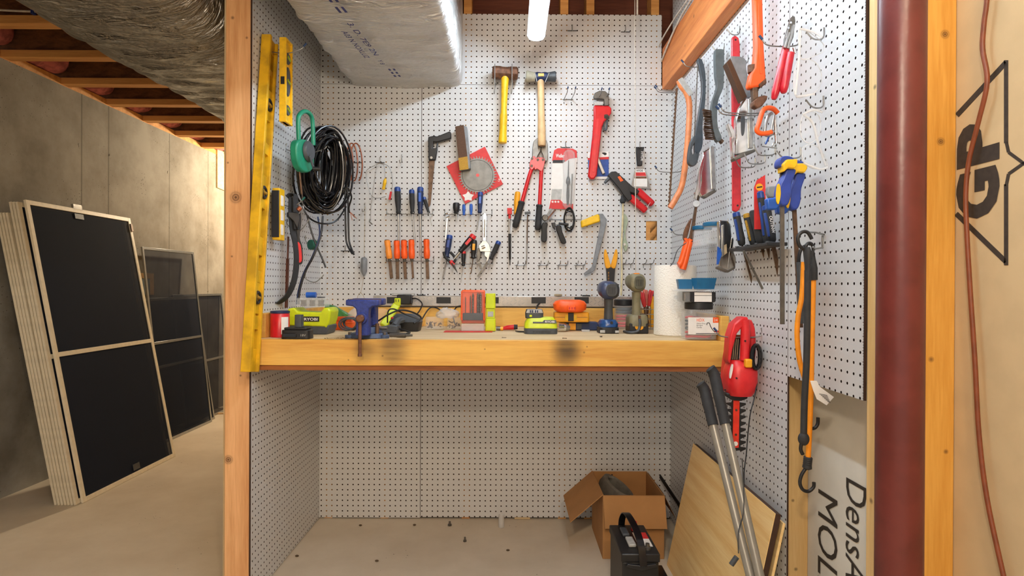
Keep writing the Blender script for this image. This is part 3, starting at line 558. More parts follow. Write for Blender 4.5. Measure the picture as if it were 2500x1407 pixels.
t.p('printed_ring', G().face_ring([[c0+V((math.cos(j*math.pi/24)*q, -.0006, math.sin(j*math.pi/24)*q)) for j in range(48)] for q in (.072, .074)], caps=False), 'ink', sub=True)
g = G(); cs = (1143, 480); g.prism([B(cs[0]+math.cos(2*math.pi*i/10+.3)*(15 if i % 2 else 9), cs[1]+math.sin(2*math.pi*i/10+.3)*(13 if i % 2 else 8), .0096) for i in range(10)], (0, .0005, 0)); o_ = t.p('emblem', g, 'label_white'); o_.parent = k
# screwdrivers and chisels
def driver(label, a, b, tip, w, mh, mc=None, ms='steel', o=.04, rs=.003, name='screwdriver', grp='screwdrivers on the back pegboard', stripe=None):
    A, Bb, E_ = B(*a, o), B(*b, o), B(*tip, o); rr = w*.5*PX*.98; t = T(name, label, 'screwdriver', grp)
    t.p('handle', G().lathe(A, Bb, [(0, .55*rr), (.03, .85*rr), (.14, rr), (.5, rr), (.74, .82*rr), (.86, .7*rr), (.93, .86*rr), (1, .6*rr)], 14), mh)
    if mc: t.p('cap', G().lathe(A, A+(Bb-A)*.16, [(-.15, .6*rr), (0, .92*rr), (.3, 1.04*rr), (.95, 1.04*rr), (1, .6*rr)], 14), mc, sub=True)
    if stripe: q = A+(Bb-A)*.35; t.p('inlay', G().beam(q+(Bb-A)*-.14+V((0, -rr*.82, 0)), q+(Bb-A)*.2+V((0, -rr*.82, 0)), rr*.9, rr*.5), stripe, .001, sub=True)
    t.p('shaft', G().cyl(Bb, E_, rs), ms); return t
driver('black-handled screwdriver, leftmost in the rack left of the saw blade', (970, 458), (973, 523), (974, 600), 15, 'rubber', 'blue', rs=.0045)
driver('black screwdriver with a thin shaft, second from left in the upper left rack', (1005, 464), (1007, 523), (1013, 597), 13, 'rubber', 'blue')
driver('tall blue and black screwdriver, third from left in the upper left rack', (1026, 458), (1026, 523), (1027, 625), 15, 'navy', 'blue', rs=.0045, stripe='blue_bright')
driver('short black screwdriver leaning in front of the keyhole saw tip', (1035, 482), (1047, 521), (1054, 552), 9, 'rubber', 'blue', rs=.0015)
driver('stubby round-headed black screwdriver', (1114, 495), (1114, 522), (1114, 541), 17, 'black', None, rs=.003); driver('tiny blue screwdriver next to the stubby black one', (1132.5, 499), (1132.5, 526), (1132.5, 553), 8, 'blue_bright', None, rs=.0012)
driver('tiny blue screwdriver with a very short shaft', (1150, 498), (1150, 525), (1150, 539), 8, 'blue_bright', None, rs=.0012); driver('blue and black screwdriver hanging over the tip of the red card', (1173, 470), (1171, 521), (1164, 562), 13, 'navy', 'blue', rs=.003, stripe='blue_bright')
driver('blue-capped screwdriver at the left end of the lower tool rack', (1098, 575), (1090, 630), (1081, 682), 15, 'navy', 'blue', rs=.003, stripe='blue'); driver('red and black ratchet screwdriver lying diagonally across the lower rack', (1157, 575), (1122, 616), (1108, 633), 16, 'black', 'red_plastic', 'chrome', o=.055, rs=.007, stripe='red_plastic')
driver('small black screwdriver with red end and long thin shaft', (1132, 614), (1131, 650), (1125, 690), 11, 'black', 'red_plastic', rs=.0012, o=.045); driver('black screwdriver with a yellow inlay', (1158, 586), (1155, 632), (1150, 668), 15, 'black', None, 'brown_steel', rs=.0022, stripe='amber', o=.05)
driver('blue-ended black screwdriver leaning at the right of the adjustable wrench', (1218, 590), (1198, 634), (1192, 655), 13, 'rubber', 'blue', rs=.0025)
CH = [('pale orange chisel at the left end of the chisel rack', (945, 587), (951, 632), (956, 680), 'orange_pale'), ('orange chisel second from left with a wide straight blade', (968.5, 588), (969.5, 632), (971, 682), 'orange'), ('orange chisel in the middle of the five', (986, 587), (987.5, 632), (990, 682), 'orange'), ('orange chisel fourth from left with a narrow blade', (1004.5, 586), (1005.5, 632), (1008.5, 680), 'orange'), ('orange chisel standing apart at the right end of the rack', (1041, 585), (1042.5, 632), (1044.5, 682), 'orange')]
for lb, a, b, e_, m_ in CH:
    A, Bb, E_ = B(*a, .04), B(*b, .04), B(*e_, .04); rr = 7.6*PX; t = T('chisel', lb, 'chisel', 'orange handled wood chisels')
    t.p('handle', G().lathe(A, Bb, [(0, .8*rr), (.02, .95*rr), (.2, .98*rr), (.3, .9*rr), (.42, .86*rr), (.6, rr), (.85, rr), (1, .8*rr)], 16), m_); t.p('cap', G().lathe(A+V((0, 0, .003)), A+V((0, 0, -.001)), [(0, .6*rr), (.5, .8*rr), (1, .8*rr)], 16), 'brown_steel', sub=True)
    t.p('ferrule', G().cyl(Bb, Bb+(E_-Bb)*.15, .009, .006), 'dull_steel'); t.p('blade', G().beam(Bb+(E_-Bb)*.1, E_, .015 if 'narrow' not in lb else .010, .004), 'brown_steel', .0008)
# wrenches and pliers of the middle racks
t = T('combination_wrench', 'thin chrome wrench hanging at the left of the rack under the saw blade', 'wrench')
t.p('ring_end', G().tube([B(1092+math.cos(i*math.pi/8)*5, 526+math.sin(i*math.pi/8)*5, .045) for i in range(16)], .0035, 8, True), 'chrome'); t.p('shank', G().beam(B(1092, 531, .045), B(1088, 585, .045), .008, .004), 'chrome', .001)
t = T('adjustable_wrench', 'large chrome adjustable wrench, jaw down', 'wrench')
t.p('handle', bp(G(), [(1179, 525), (1183, 519), (1188, 525), (1187, 590), (1178, 590)], .04, .010), 'chrome', .002); t.p('slot', bp(G(), [(1181.5, 535), (1185.5, 535), (1184.5, 580), (1180.5, 580)], .0503, .0005), 'dull_steel', sub=True)
t.p('head', bp(G(), [(1178, 588), (1187, 588), (1194, 596), (1200, 615), (1172, 615), (1168, 600)], .038, .014), 'steel', .002); t.p('fixed_jaw', bp(G(), [(1183, 614), (1198, 614), (1194, 632), (1186, 645), (1188, 630), (1182, 624)], .04, .010), 'steel', .002); t.p('movable_jaw', bp(G(), [(1166, 606), (1174, 606), (1174, 622), (1171, 634), (1166, 640), (1163, 622)], .03, .010), 'dull_steel', .002); t.p('worm_nut', G().cyl(B(1176, 605, .056), B(1184, 602, .056), .007), 'chrome')
t = T('caliper', 'grey curved outside caliper hooked below the adjustable wrench', 'caliper'); t.p('leg', G().beam(B(1190, 640, .04), B(1166, 676, .04), .008, .003), 'dull_steel'); t.p('leg', G().beam(B(1168, 636, .036), B(1174, 656, .036), .012, .003), 'dull_steel')
t = T('pliers', 'needle nose pliers with curved black handles and red pivot', 'pliers')
for q in ([(1083, 615), (1086, 626), (1096, 637), (1103, 642)], [(1099, 616), (1107, 624), (1111, 634), (1108, 641)]): t.p('handle', G().tube(spl([B(*p, .055) for p in q], 4), .0065), 'rubber')
t.p('grip_end', G().cyl(B(1100, 637, .055), B(1107, 647, .055), .009), 'red_plastic'); t.p('jaw', G().lathe(B(1104, 643, .055), B(1117, 666, .055), [(0, .011), (.5, .008), (1, .002)], 10, .6), 'dull_steel')
# tools on the long rack
t = T('probe', 'thin probe with red flag end and black lower sleeve', 'probe'); t.p('head', bp(G(), [(1238, 508), (1250, 508), (1250, 523), (1239, 523)], .03, .02), 'red_card', .001); t.p('shank', G().cyl(B(1244, 523, .04), B(1244, 574, .04), .0035, .0025), 'steel'); t.p('collar', G().cyl(B(1244, 534, .04), B(1244, 523, .04), .006), 'red_card'); t.p('sleeve', G().lathe(B(1244.5, 571, .04), B(1245, 648, .04), [(0, .007), (.14, .0065), (.8, .005), (.83, .003), (1, .002)], 12), 'black')
driver('yellow-handled chisel behind the left grip of the bolt cutter', (1264, 468), (1260, 524), (1259, 560), 15, 'amber', None, rs=.003, o=.012, name='awl')
t = T('t_handle_key', 'steel rod with a square T-shaped head', 'tool'); t.p('head', G().beam(B(1281, 521, .04), B(1295, 519, .04), .012, .012), 'dark_grey', .002); t.p('rod', G().cyl(B(1288, 524, .04), B(1287, 595, .04), .003, .0025), 'brown_steel'); t.p('tip', G().cyl(B(1287, 595, .04), B(1286, 645, .04), .004, .0015), 'steel')
t = T('spring_clamp', 'black spring clamp with straight jaw under the blister pack', 'clamp', 'black clamps on the long rack'); t.p('lever', bp(G(), s2([(1324, 545), (1337, 545), (1335, 560), (1335, 588), (1322, 589), (1322, 565)], 3), .03, .022), 'black_gloss', .003); t.p('pivot', G().cyl(B(1331, 532, .03), B(1331, 532, .06), .016, .012), 'dull_steel'); t.p('arm', G().beam(B(1331, 535, .04), B(1346, 510, .03), .010, .006), 'dull_steel'); t.p('arm', G().beam(B(1336, 536, .045), B(1356, 512, .03), .008, .006), 'rust')
t = T('spring_clamp', 'black clamp with slanted lever beside the loose cable ring', 'clamp', 'black clamps on the long rack'); t.p('lever', bp(G(), s2([(1360, 550), (1370, 552), (1373, 566), (1383, 592), (1371, 594), (1362, 572), (1358, 560)], 3), .03, .022), 'black_gloss', .003); t.p('jaw', bp(G(), [(1346, 544), (1356, 543), (1356, 562), (1350, 556)], .03, .02), 'black', .002); t.p('screw', G().cyl(B(1364, 546, .055), B(1388, 549, .055), .006), 'rubber'); t.p('frame', G().beam(B(1352, 546, .04), B(1376, 543, .045), .014, .01), 'pale_grey', .002)
g = G(); pts = []
for i in range(200):
    a = i*2*math.pi/33; pts.append(B(1390+math.cos(a)*(12+1.6*math.sin(i*.13)), 536+math.sin(a)*(24+5*math.sin(i*.071)), .035+.012*math.sin(i*.05)))
one('cable_ring', g.tube(pts, .0028, 7), 'black_gloss', 'small ring of black wire hanging under the blister pack', 'cable')
# yellow handled saw frame
t = T('hand_saw', 'small saw with yellow handle and bent grey frame', 'saw'); t.p('handle', bp(G(), [(1418, 540), (1421, 538), (1460, 522), (1464, 526), (1466, 541), (1420, 556)], .02, .026), 'yellow', .006); t.p('frame', bp(G(), [(1460, 522), (1472, 522), (1482, 537), (1476, 565), (1452, 660), (1446, 665), (1428, 673), (1425, 668), (1445, 652), (1448, 640), (1467, 545)], .028, .010), 'grey', .002)
# ivory cord and plug, green strip, wire stripper
t = T('cord', 'ivory power cord with a black plug hanging from a hook', 'cord'); t.p('plug', G().lathe(B(1519, 478, .04), B(1521, 497, .04), [(0, .006), (.3, .008), (.5, .014), (.8, .014), (1, .008)], 14), 'rubber'); t.p('cord', G().tube(spl([B(1521, 496, .04), B(1520, 540, .03), B(1517, 610, .025), B(1518, 660, .03), B(1516, 722, .04)], 6), .0045, 10), 'ivory')
g = G(); A = [(1523, 522), (1530, 528), (1533, 540), (1530, 555), (1527, 570), (1529, 585), (1533, 600), (1528, 615), (1524, 608), (1521, 590), (1524, 570), (1522, 545)]
t = T('utility_knife', 'worn pale green utility knife hanging behind the ivory cord', 'knife'); t.p('body', bp(G(), s2(A, 3), .006, .012), mat('pale_green', (170, 184, 160), .55), .002); t.p('knob', G().cyl(B(1525, 597, .018), B(1525, 597, .026), .006), 'steel')
t = T('wire_stripper', 'yellow-handled wire stripper, handles up', 'wire stripper')
for q in ([(1476, 613), (1480, 610), (1489, 640), (1491, 652), (1480, 655), (1475, 630)], [(1507, 612), (1503, 610), (1494, 640), (1492, 652), (1502, 655), (1508, 628)]): t.p('handle', bp(G(), s2(q, 3), .02, .014), 'amber', .003)
t.p('jaw_plate', bp(G(), [(1480, 654), (1502, 654), (1499, 692), (1482, 692)], .022, .008), 'black'); k = t.last; text('10 12 14 16', B(1487, 690, .0306), (0, 0, 1), (-1, 0, 0), .05, .006, 'amber', k, t.off)
# plumb bob, grey wires, copper tube
t = T('plumb_bob', 'grey plumb bob on a thin string at the left of the back pegboard', 'plumb bob'); t.p('bob', G().lathe(B(889, 628, .03), B(888, 676, .03), [(0, .004), (.04, .012), (.1, .0155), (.72, .0155), (1, .001)], 6), 'grey')
t.p('string', G().tube(spl([B(892, 508, .02), B(891, 515, .03), B(889, 628, .03)], 4), .0012), 'string'); t.p('string', G().tube(spl([B(888, 676, .03), B(884, 700, .03), B(880, 717, .04)], 4), .0009), 'string'); t.p('string_loop', G().tube(spl([B(880, 714, .04), B(874, 722, .05), B(871, 733, .06)], 4), .0011), 'string'); t.p('string_loop', G().tube(spl([B(880, 714, .04), B(887, 722, .05), B(890, 733, .06)], 4), .0011), 'string')
hookB(891, 509, 'single', 'single hook holding the plumb bob string', .03)
t = T('wire_lead', 'thin grey wires with a yellow connector and a red clip', 'wire'); 
for q in ([(928, 398), (900, 412), (894, 422), (896, 445), (905, 475), (920, 484), (942, 480)], [(928, 399), (938, 406), (940, 440)], [(928, 398), (950, 408), (958, 440), (956, 468)], [(920, 402), (914, 440), (906, 500), (904, 538)]): t.p('wire', G().tube(spl([B(*p, .03) for p in q], 5), .0013), 'hook_wire')
t.p('connector', G().lathe(B(941, 436, .035), B(936, 463, .035), [(0, .004), (.2, .008), (.55, .0085), (.6, .007), (1, .0075)], 12), 'yellow'); t.p('clip', G().beam(B(955, 468, .034), B(951, 488, .034), .010, .006), 'red', .001); t.p('wire_end', G().tube(spl([B(904, 535, .03), B(902, 541, .034), B(909, 548, .036)], 3), .003), 'dull_steel')
g = G(); pts = []
for i in range(90):
    a = i*2*math.pi/36-1.57; k = i/90; pts.append(B(848+26*k+math.cos(a)*(11+2*k), 396+math.sin(a)*46, .05-.02*k))
one('copper_tubing', g.tube(pts, .0033, 8), 'copper', 'small coil of copper tubing right of the black cable coil', 'tubing')
# ================================================================== left pegboard
t = T('spirit_level', 'long yellow spirit level hanging upright beside the wooden post', 'level')
xa, xb = -.906, -.872; xm = (xa+xb)/2; a = V((xm, 2.066, .822)); b = V((xm, 2.231, 2.026)); d = (b-a).normalized(); e = V((0, d.z, -d.y)); n = V((1, 0, 0))
def bar(g, t0, t1, l0, l1, w): return g.beam(a+(b-a)*t0+e*((l0+l1)/2), a+(b-a)*t1+e*((l0+l1)/2), abs(l1-l0), w, n)
t.p('near_rail', bar(G(), 0, 1, -.036, -.020, .034), 'yellow_dirty', .002); t.p('far_rail', bar(G(), 0, 1, .030, .041, .034), 'yellow_dirty', .002)
WB = ((0, .065), (.12, .16), (.255, .29), (.335, .39), (.475, .575), (.64, .675), (.745, .84), (.885, .905), (.955, 1))
for w0, w1 in WB: t.p('web', bar(G(), w0, w1, -.021, .031, .014), 'yellow_dirty', .0015)
for v in (.212, .523, .793):
    c = a+(b-a)*v+e*.008
    if v == .212: t.p('web', bar(G(), .165, .255, -.021, .031, .014), 'yellow_dirty', .0015)
    q = [c+n*.0085+(e*math.cos(j*math.pi/16)+d*math.sin(j*math.pi/16))*.019 for j in range(32)]
    t.p('vial_ring', G().tube(q, .0055, 8, True), 'black'); t.p('vial', G().cyl(c-e*.014+n*.0095, c+e*.014+n*.0095, .006), 'mesh_yellow', sub=True)
t = T('spirit_level', 'short yellow spirit level overlapping the top of the long one', 'level'); x0, x1, y0, y1, z0, z1 = -.843, -.818, 2.20, 2.268, 1.715, 2.022
g = G(); g.bb(x0, x1, y0, y0+.008, z0, z1); t.p('near_rail', g, 'yellow', .001); g = G(); g.bb(x0, x1, y1-.008, y1, z0, z1); t.p('far_rail', g, 'yellow', .001)
g = G(); g.bb(x0+.006, x1-.007, y0+.008, y1-.008, z0, z1); t.p('web', g, 'yellow', .001); g = G(); g.bb(x0, x1, y0+.008, y1-.008, z0, z0+.008); g2 = G(); g2.bb(x0, x1, y0+.008, y1-.008, z1-.008, z1); t.p('end_cap', g, 'yellow', .001); t.p('end_cap', g2, 'yellow', .001)
for zz, hh in ((1.955, .022), (1.87, .055), (1.765, .02)):
    c = V((x1-.0068, (y0+y1)/2, zz)); t.p('vial', G().se([(c, .02, hh), (c+V((.004, 0, 0)), .018, hh-.003)], (0, 1, 0), (0, 0, 1), 20, 2), 'dark_grey')
    t.p('bubble_tube', G().cyl(c+V((.004, -.012, .004)), c+V((.004, .012, -.004)), .005), mat('vial_green', (150, 170, 40), .2), sub=True)
c = V(((x0+x1)/2, y0-.0004, 1.865)); g = G(); g.bb(c.x-.007, c.x+.007, c.y-.0006, c.y+.004, c.z-.014, c.z+.014); t.p('view_slot', g, 'black')
t = T('spirit_level', 'small yellow and black level half hidden behind the long level', 'level'); g = G(); g.bb(-.895, -.868, 2.265, 2.272, 1.30, 1.475); t.p('edge', g, 'black', .001); g = G(); g.bb(-.895, -.868, 2.272, 2.325, 1.29, 1.485); t.p('body', g, 'yellow', .002)
for zz in (1.44, 1.385, 1.33): g = G(); g.bb(-.8685, -.8665, 2.285, 2.312, zz-.02, zz+.02); t.p('window', g, 'label_white', .001)
def hookL(y, z, ln_, label, tip='blue_tip', sag=.01):
    t = T('peg_hook', label, 'hook', 'peg hooks on the left pegboard'); p = V((XL+.002, y, z)); t.p('prong', G().tube(spl([p+V((.002, 0, .03)), p+V((.004, 0, .003)), p+V((ln_*.6, -.002, -sag)), p+V((ln_, 0, sag*.6)), p+V((ln_+.012, .002, sag*1.8))], 5), .002), 'hook_wire')
    if tip: t.p('tip', G().cyl(p+V((ln_+.011, .002, sag*1.7)), p+V((ln_+.022, .003, sag*3)), .0034), tip, sub=True)
    return t
hookL(2.235, 1.985, .13, 'blue-tipped hook holding the short yellow level'); hookL(2.45, 1.665, .15, 'hook through the handle of the green reel', None); hookL(2.40, 1.44, .07, 'green-tipped hook beside the long yellow level', 'green_tip'); hookL(2.46, 1.36, .08, 'hook with a white curl holding the black strap clamp', None, .02); hookL(2.68, 1.31, .06, 'bare hook on the left pegboard above the small green cap', None, .012); hookL(2.68, 1.145, .07, 'bare hook low on the left pegboard near the corner', None, .012)
# green reel
O, N = V((-.79, 2.32, 1.6)), V((.985, -.17, 0)); t = T('fish_tape_reel', 'green hand reel with a grey crank disc', 'reel')
t.p('body', fp(G(), s2([(727, 346), (740, 340), (752, 344), (763, 360), (768, 385), (766, 408), (758, 420), (745, 421), (735, 412), (728, 395), (725, 370)], 4), O, N, .03), 'green', .006)
t.p('handle', G().tube(spl([PN(x, y, O-N*.015, N) for x, y in ((730, 352), (728, 300), (731, 281), (744, 272), (757, 279), (763, 298), (765, 355))], 6), .0085, 12), 'green')
c = PN(752, 370, O+N*.002, N); t.p('crank_disc', G().lathe(c, c+N*.012, [(0, .040), (.5, .039), (1, .033)], 28), 'dark_grey'); t.p('crank_arm', G().beam(PN(756, 380, O+N*.018, N), PN(766, 412, O+N*.018, N), .012, .006, N), 'dark_grey', .002, sub=True); t.p('crank_knob', G().cyl(PN(765, 412, O+N*.02, N), PN(782, 413, O+N*.045, N), .008), 'black', sub=True)
t.p('tape_end', G().tube(spl([PN(x, y, O-N*.02, N) for x, y in ((729, 395), (732, 430), (737, 475))], 4), .004), 'brown_steel')
# black cable coil
t = T('cable_coil', 'big coil of black cable hanging in the left corner', 'cable'); random.seed(11); c0 = V((-.795, 2.55, 1.61)); Nn = V((.80, -.6, 0)); E1 = V((.6, .80, 0)); pts = []; K = 52
am = [random.uniform(-1, 1) for _ in range(K+2)]; bm_ = [random.uniform(-1, 1) for _ in range(K+2)]; cm_ = [random.uniform(-1, 1) for _ in range(K+2)]
for i in range(K*32):
    k = i/32; j = int(k); f = k-j; f = f*f*(3-2*f); u = am[j]*(1-f)+am[j+1]*f; v = bm_[j]*(1-f)+bm_[j+1]*f; w_ = cm_[j]*(1-f)+cm_[j+1]*f; th = 2*math.pi*i/32
    rv = .140+.052*v; rh = .078+.040*w_
    pts.append(c0+Nn*(.06*u+.03*math.sin(th+2*v))+E1*(math.cos(th)*rh)+V((0, 0, math.sin(th)*rv-.012*abs(w_))))
t.p('coil', G().tube(pts, .0042, 7), 'black_gloss')
for q, r_, m_ in (([(848, 440, 2.6), (843, 470, 2.6), (844, 560, 2.6), (847, 595, 2.6), (860, 620, 2.58)], .0042, 'black'), ([(842, 440, 2.59), (849, 480, 2.6), (851, 560, 2.6), (853, 592, 2.6), (864, 622, 2.58)], .0042, 'black'), ([(836, 470, 2.5), (848, 458, 2.5), (858, 480, 2.52), (852, 505, 2.55), (853, 520, 2.56)], .0036, 'black_gloss'),
                 ([(738, 470, 2.46), (740, 505, 2.46), (755, 532, 2.46), (785, 546, 2.46), (820, 540, 2.5), (845, 505, 2.58)], .0035, 'black_gloss'), ([(750, 528, 2.47), (765, 580, 2.47), (790, 640, 2.47), (795, 654, 2.47)], .0036, 'black'), ([(788, 528, 2.5), (784, 570, 2.48), (768, 620, 2.46), (745, 665, 2.46), (732, 710, 2.46), (729, 744, 2.46)], .0042, 'black'), ([(776, 530, 2.5), (780, 575, 2.47), (763, 625, 2.46), (741, 668, 2.46), (728, 712, 2.46), (725, 744, 2.46)], .0032, 'navy')):
    t.p('cable_end', G().tube(spl([C(*p) for p in q], 6), r_, 8), m_)
for q in ((866, 532), (871, 534), (860, 538)): t.p('copper_strand', G().tube([C(855, 518, 2.56), C(*q, 2.56)], .0014), 'copper')
# strap wrench, rasp strip, green cap
O, N = V((-.84, 2.40, 1.3)), V((.5, -.866, 0)); t = T('strap_wrench', 'black strap wrench with a red grip and long hanging strap', 'wrench')
def ribbon(pts, w, th): 
    P = spl([PN(x, y, O, N) for x, y in pts], 6); g = G(); rings = []
    for i, p in enumerate(P):
        d = (P[min(i+1, len(P)-1)]-P[max(i-1, 0)]).normalized(); s_ = d.cross(V((0, 0, 1)) if abs(d.z) < .95 else N).normalized(); s_ = V((.35, .94, 0)); s_ = (s_-d*s_.dot(d)).normalized(); n_ = d.cross(s_)
        rings.append([p+s_*w/2+n_*th/2, p-s_*w/2+n_*th/2, p-s_*w/2-n_*th/2, p+s_*w/2-n_*th/2])
    return g.face_ring(rings)
t.p('strap', ribbon([(712, 482), (711, 520), (714, 560), (722, 600), (724, 640), (718, 685), (703, 720), (682, 738), (662, 742)], .03, .004), 'rubber'); t.p('strap', ribbon([(703, 484), (709, 477), (720, 480), (722, 520), (724, 560)], .03, .004), 'rubber')
t.p('clamp_body', fp(G(), [(703, 517), (730, 520), (733, 535), (727, 560), (716, 540), (703, 528)], O+N*.012, N, .03), 'black', .003); t.p('pivot', G().cyl(PN(727, 514, O+N*.03, N), PN(734, 507, O+N*.03, N), .009), 'copper')
t.p('handle', fp(G(), s2([(722, 545), (733, 520), (736, 540), (732, 580), (738, 600), (740, 635), (735, 646), (726, 640), (726, 600), (724, 570)], 3), O-N*.01, N, .02), 'black', .004); t.p('grip', fp(G(), s2([(724, 592), (732, 594), (736, 610), (737, 638), (727, 640), (726, 615)], 3), O-N*.006, N, .026), 'red_plastic', .004, sub=True)
t = T('rasp_strip', 'narrow rusty toothed strip hanging behind the strap wrench', 'rasp'); p0, p1 = L(704, 578, .02), L(699, 752, .02); t.p('tang', G().beam(p0, p0+(p1-p0)*.32, .012, .004, (1, 0, 0)), mat('rust_red', (112, 66, 50), .6, .3), .001)
g = G(); rg = []
for i in range(93):
    q = p0+(p1-p0)*(.31+.69*i/92); w_ = .0085 if i % 2 else .011; rg.append([q+V((.003, w_, 0)), q+V((.003, -w_, 0)), q+V((-.003, -w_, 0)), q+V((-.003, w_, 0))])
t.p('toothed_strip', g.face_ring(rg), 'rust_red')
p = L(763, 598, .05); one('green_cap', G().cyl(p+V((-.008, -.01, 0)), p+V((.008, .012, 0)), .022, n=22), 'dark_green', 'small round green cap hanging below the black cable coil', 'cap', bev=.002)
# ================================================================== right pegboard
def hookR(px, py, ln_, label, tip='blue_tip', two=False, rise=.018, kind='prong'):
    t = T('peg_hook', label, 'hook', 'peg hooks on the right pegboard'); p = R(px, py, .001)
    for k in ((0, .022) if two else (0,)):
        q = p+V((0, k, 0)); e = [q+V((-.001, 0, .028)), q+V((-.003, 0, .003)), q+V((-ln_*.5, 0, -.002)), q+V((-ln_, 0, .002)), q+V((-ln_-.014, 0, rise))]
        t.p('prong', G().tube(spl(e, 5), .002), 'hook_wire')
        if tip: t.p('tip', G().cyl(e[-1]+(e[-2]-e[-1])*.1, e[-1]+(e[-1]-e[-2]).normalized()*.012, .0034), tip, sub=True)
    return t
hookR(1656, 222, .085, 'twin blue-tipped hook holding the orange bow saw', two=True); hookR(1664, 420, .10, 'single blue-tipped hook beside the lower part of the bow saw'); hookR(1719, 163, .07, 'blue-tipped hook holding the black curved hacksaw'); hookR(1768, 125, .03, 'short hook behind the wire brush handle', None); hookR(1806, 84, .03, 'short hook at the top of the long red bar', None)
hookR(1872, 276, .125, 'long twin blue-tipped hook in front of the chrome staple gun', two=True); hookR(1950, 112, .085, 'blue-tipped hook holding the red-handled locking pliers'); hookR(2012, 95, .03, 'small black hook holding the upper safety glasses', None); hookR(2011, 262, .03, 'wire hook holding the lower safety glasses', None); hookR(1826, 155, .04, 'wire hook behind the grey rasp', None)
hookR(1844, 408, .05, 'empty curved hook left of the red carded tool', None, rise=.03); hookR(1868, 399, .05, 'curved hook holding the red carded tool', None, rise=.03); hookR(1893, 378, .05, 'empty curved hook left of the blue and yellow clamps', None, rise=.03); hookR(1955, 385, .05, 'hook behind the blue and yellow clamps', None); hookR(1679, 573, .055, 'blue-tipped hook holding the orange-handled shears'); hookR(1778, 553, .03, 'dark hook holding the lower staple gun', None)
# orange bow saw
t = T('bow_saw', 'orange bow saw with a brown toothed blade hanging in the right corner', 'saw'); Y0 = 2.52
t.p('frame', G().tube(spl([C(*q, Y0) for q in ((1658, 197), (1663, 210), (1676, 228), (1683, 260), (1680, 330), (1672, 410), (1664, 455), (1650, 485), (1636, 508))], 7), .0125, 12), mat('saw_orange', (226, 136, 82), .4))
t.p('tension_lever', G().beam(C(1660, 192, Y0-.012), C(1688, 232, Y0-.012), .022, .006), 'pale_grey', .002)
g = G(); A, E_ = C(1652, 214, Y0), C(1633, 505, Y0); d = (E_-A); sd = V((-1, 0, 0)); q = [A+V((.005, 0, 0)), E_+V((.005, 0, 0))]
for i in range(60, -1, -1): q.append(A+d*(i/60)+sd*(.006 if i % 2 else .001))
t.p('blade', g.prism(q, (0, .0015, 0)), 'brown_steel')
# black curved hacksaw
t = T('hacksaw', 'black hacksaw with a curved frame and thin blade', 'saw'); Y0 = 2.36
t.p('frame', cp(G(), s2([(1704, 147), (1709, 143), (1716, 150), (1723, 185), (1722, 250), (1716, 300), (1716, 350), (1708, 372), (1697, 372), (1698, 330), (1706, 280), (1714, 230), (1713, 190)], 4), Y0, .02), mat('saw_black', (58, 66, 74), .35), .005)
t.p('handle', cp(G(), s2([(1697, 330), (1686, 348), (1681, 380), (1682, 398), (1692, 405), (1702, 398), (1708, 370), (1700, 368), (1692, 378), (1690, 362), (1698, 345)], 4), Y0, .024), 'dark_grey', .005); t.p('blade', G().beam(C(1704, 152, Y0+.01), C(1695, 340, Y0+.01), .004, .001), 'dull_steel')
# wire brush
t = T('wire_brush', 'grey wire brush with bristles facing left', 'brush'); Y0 = 2.15
t.p('handle', cp(G(), s2([(1747, 125), (1752, 120), (1766, 121), (1768, 130), (1767, 205), (1763, 222), (1754, 245), (1751, 275), (1753, 310), (1762, 335), (1757, 344), (1749, 341), (1741, 310), (1738, 270), (1741, 245), (1749, 222), (1752, 205), (1748, 180)], 4), Y0, .024), mat('brush_grey', (86, 94, 96), .5), .004)
t.p('scraper', cp(G(), [(1752, 336), (1758, 334), (1768, 344), (1764, 350)], Y0+.002, .02), 'brown_steel'); g = G(); random.seed(5)
for i in range(17):
    yy = 272+i*4.3; xx = 1740+1.1*math.sin(i*.4)+i*.35
    for k in range(6):
        s_ = C(xx, yy+random.uniform(-1, 1), Y0+.003+k*.0036); g.tube([s_, s_+V((-.036+random.uniform(-.003, .003), 0, .004+random.uniform(-.003, .003)))], .0012, 4)
t.p('bristles', g, 'brown_steel', stuff=True)
# long red bar
t = T('ripping_bar', 'long flat red bar with rounded holed ends behind the tools', 'bar'); Y0 = 2.01
t.p('bar', cp(G(), [(1787, 100), (1788, 90), (1796, 86), (1804, 92), (1807, 108), (1809, 300), (1810, 500), (1806, 512), (1798, 518), (1789, 514)], Y0, .012), mat('bar_red', (204, 44, 54), .35), .003)
for q in ((1796, 97), (1801, 502)): c = C(*q, Y0-.0006); t.p('hang_hole', G().cyl(c, c+V((0, .001, 0)), .0035), 'black')
# grey surform on the right
t = T('rasp', 'grey and brown surform rasp tilted in front of the long red bar', 'rasp'); Y0 = 1.90
t.p('body', cp(G(), s2([(1783, 142), (1797, 137), (1815, 140), (1823, 152), (1823, 170), (1836, 228), (1830, 238), (1820, 240), (1800, 195)], 3), Y0, .03), 'grey', .003); t.p('rasp_plate', cp(G(), [(1774, 152), (1783, 142), (1824, 236), (1813, 246)], Y0-.004, .036), 'mesh_brown', .001)
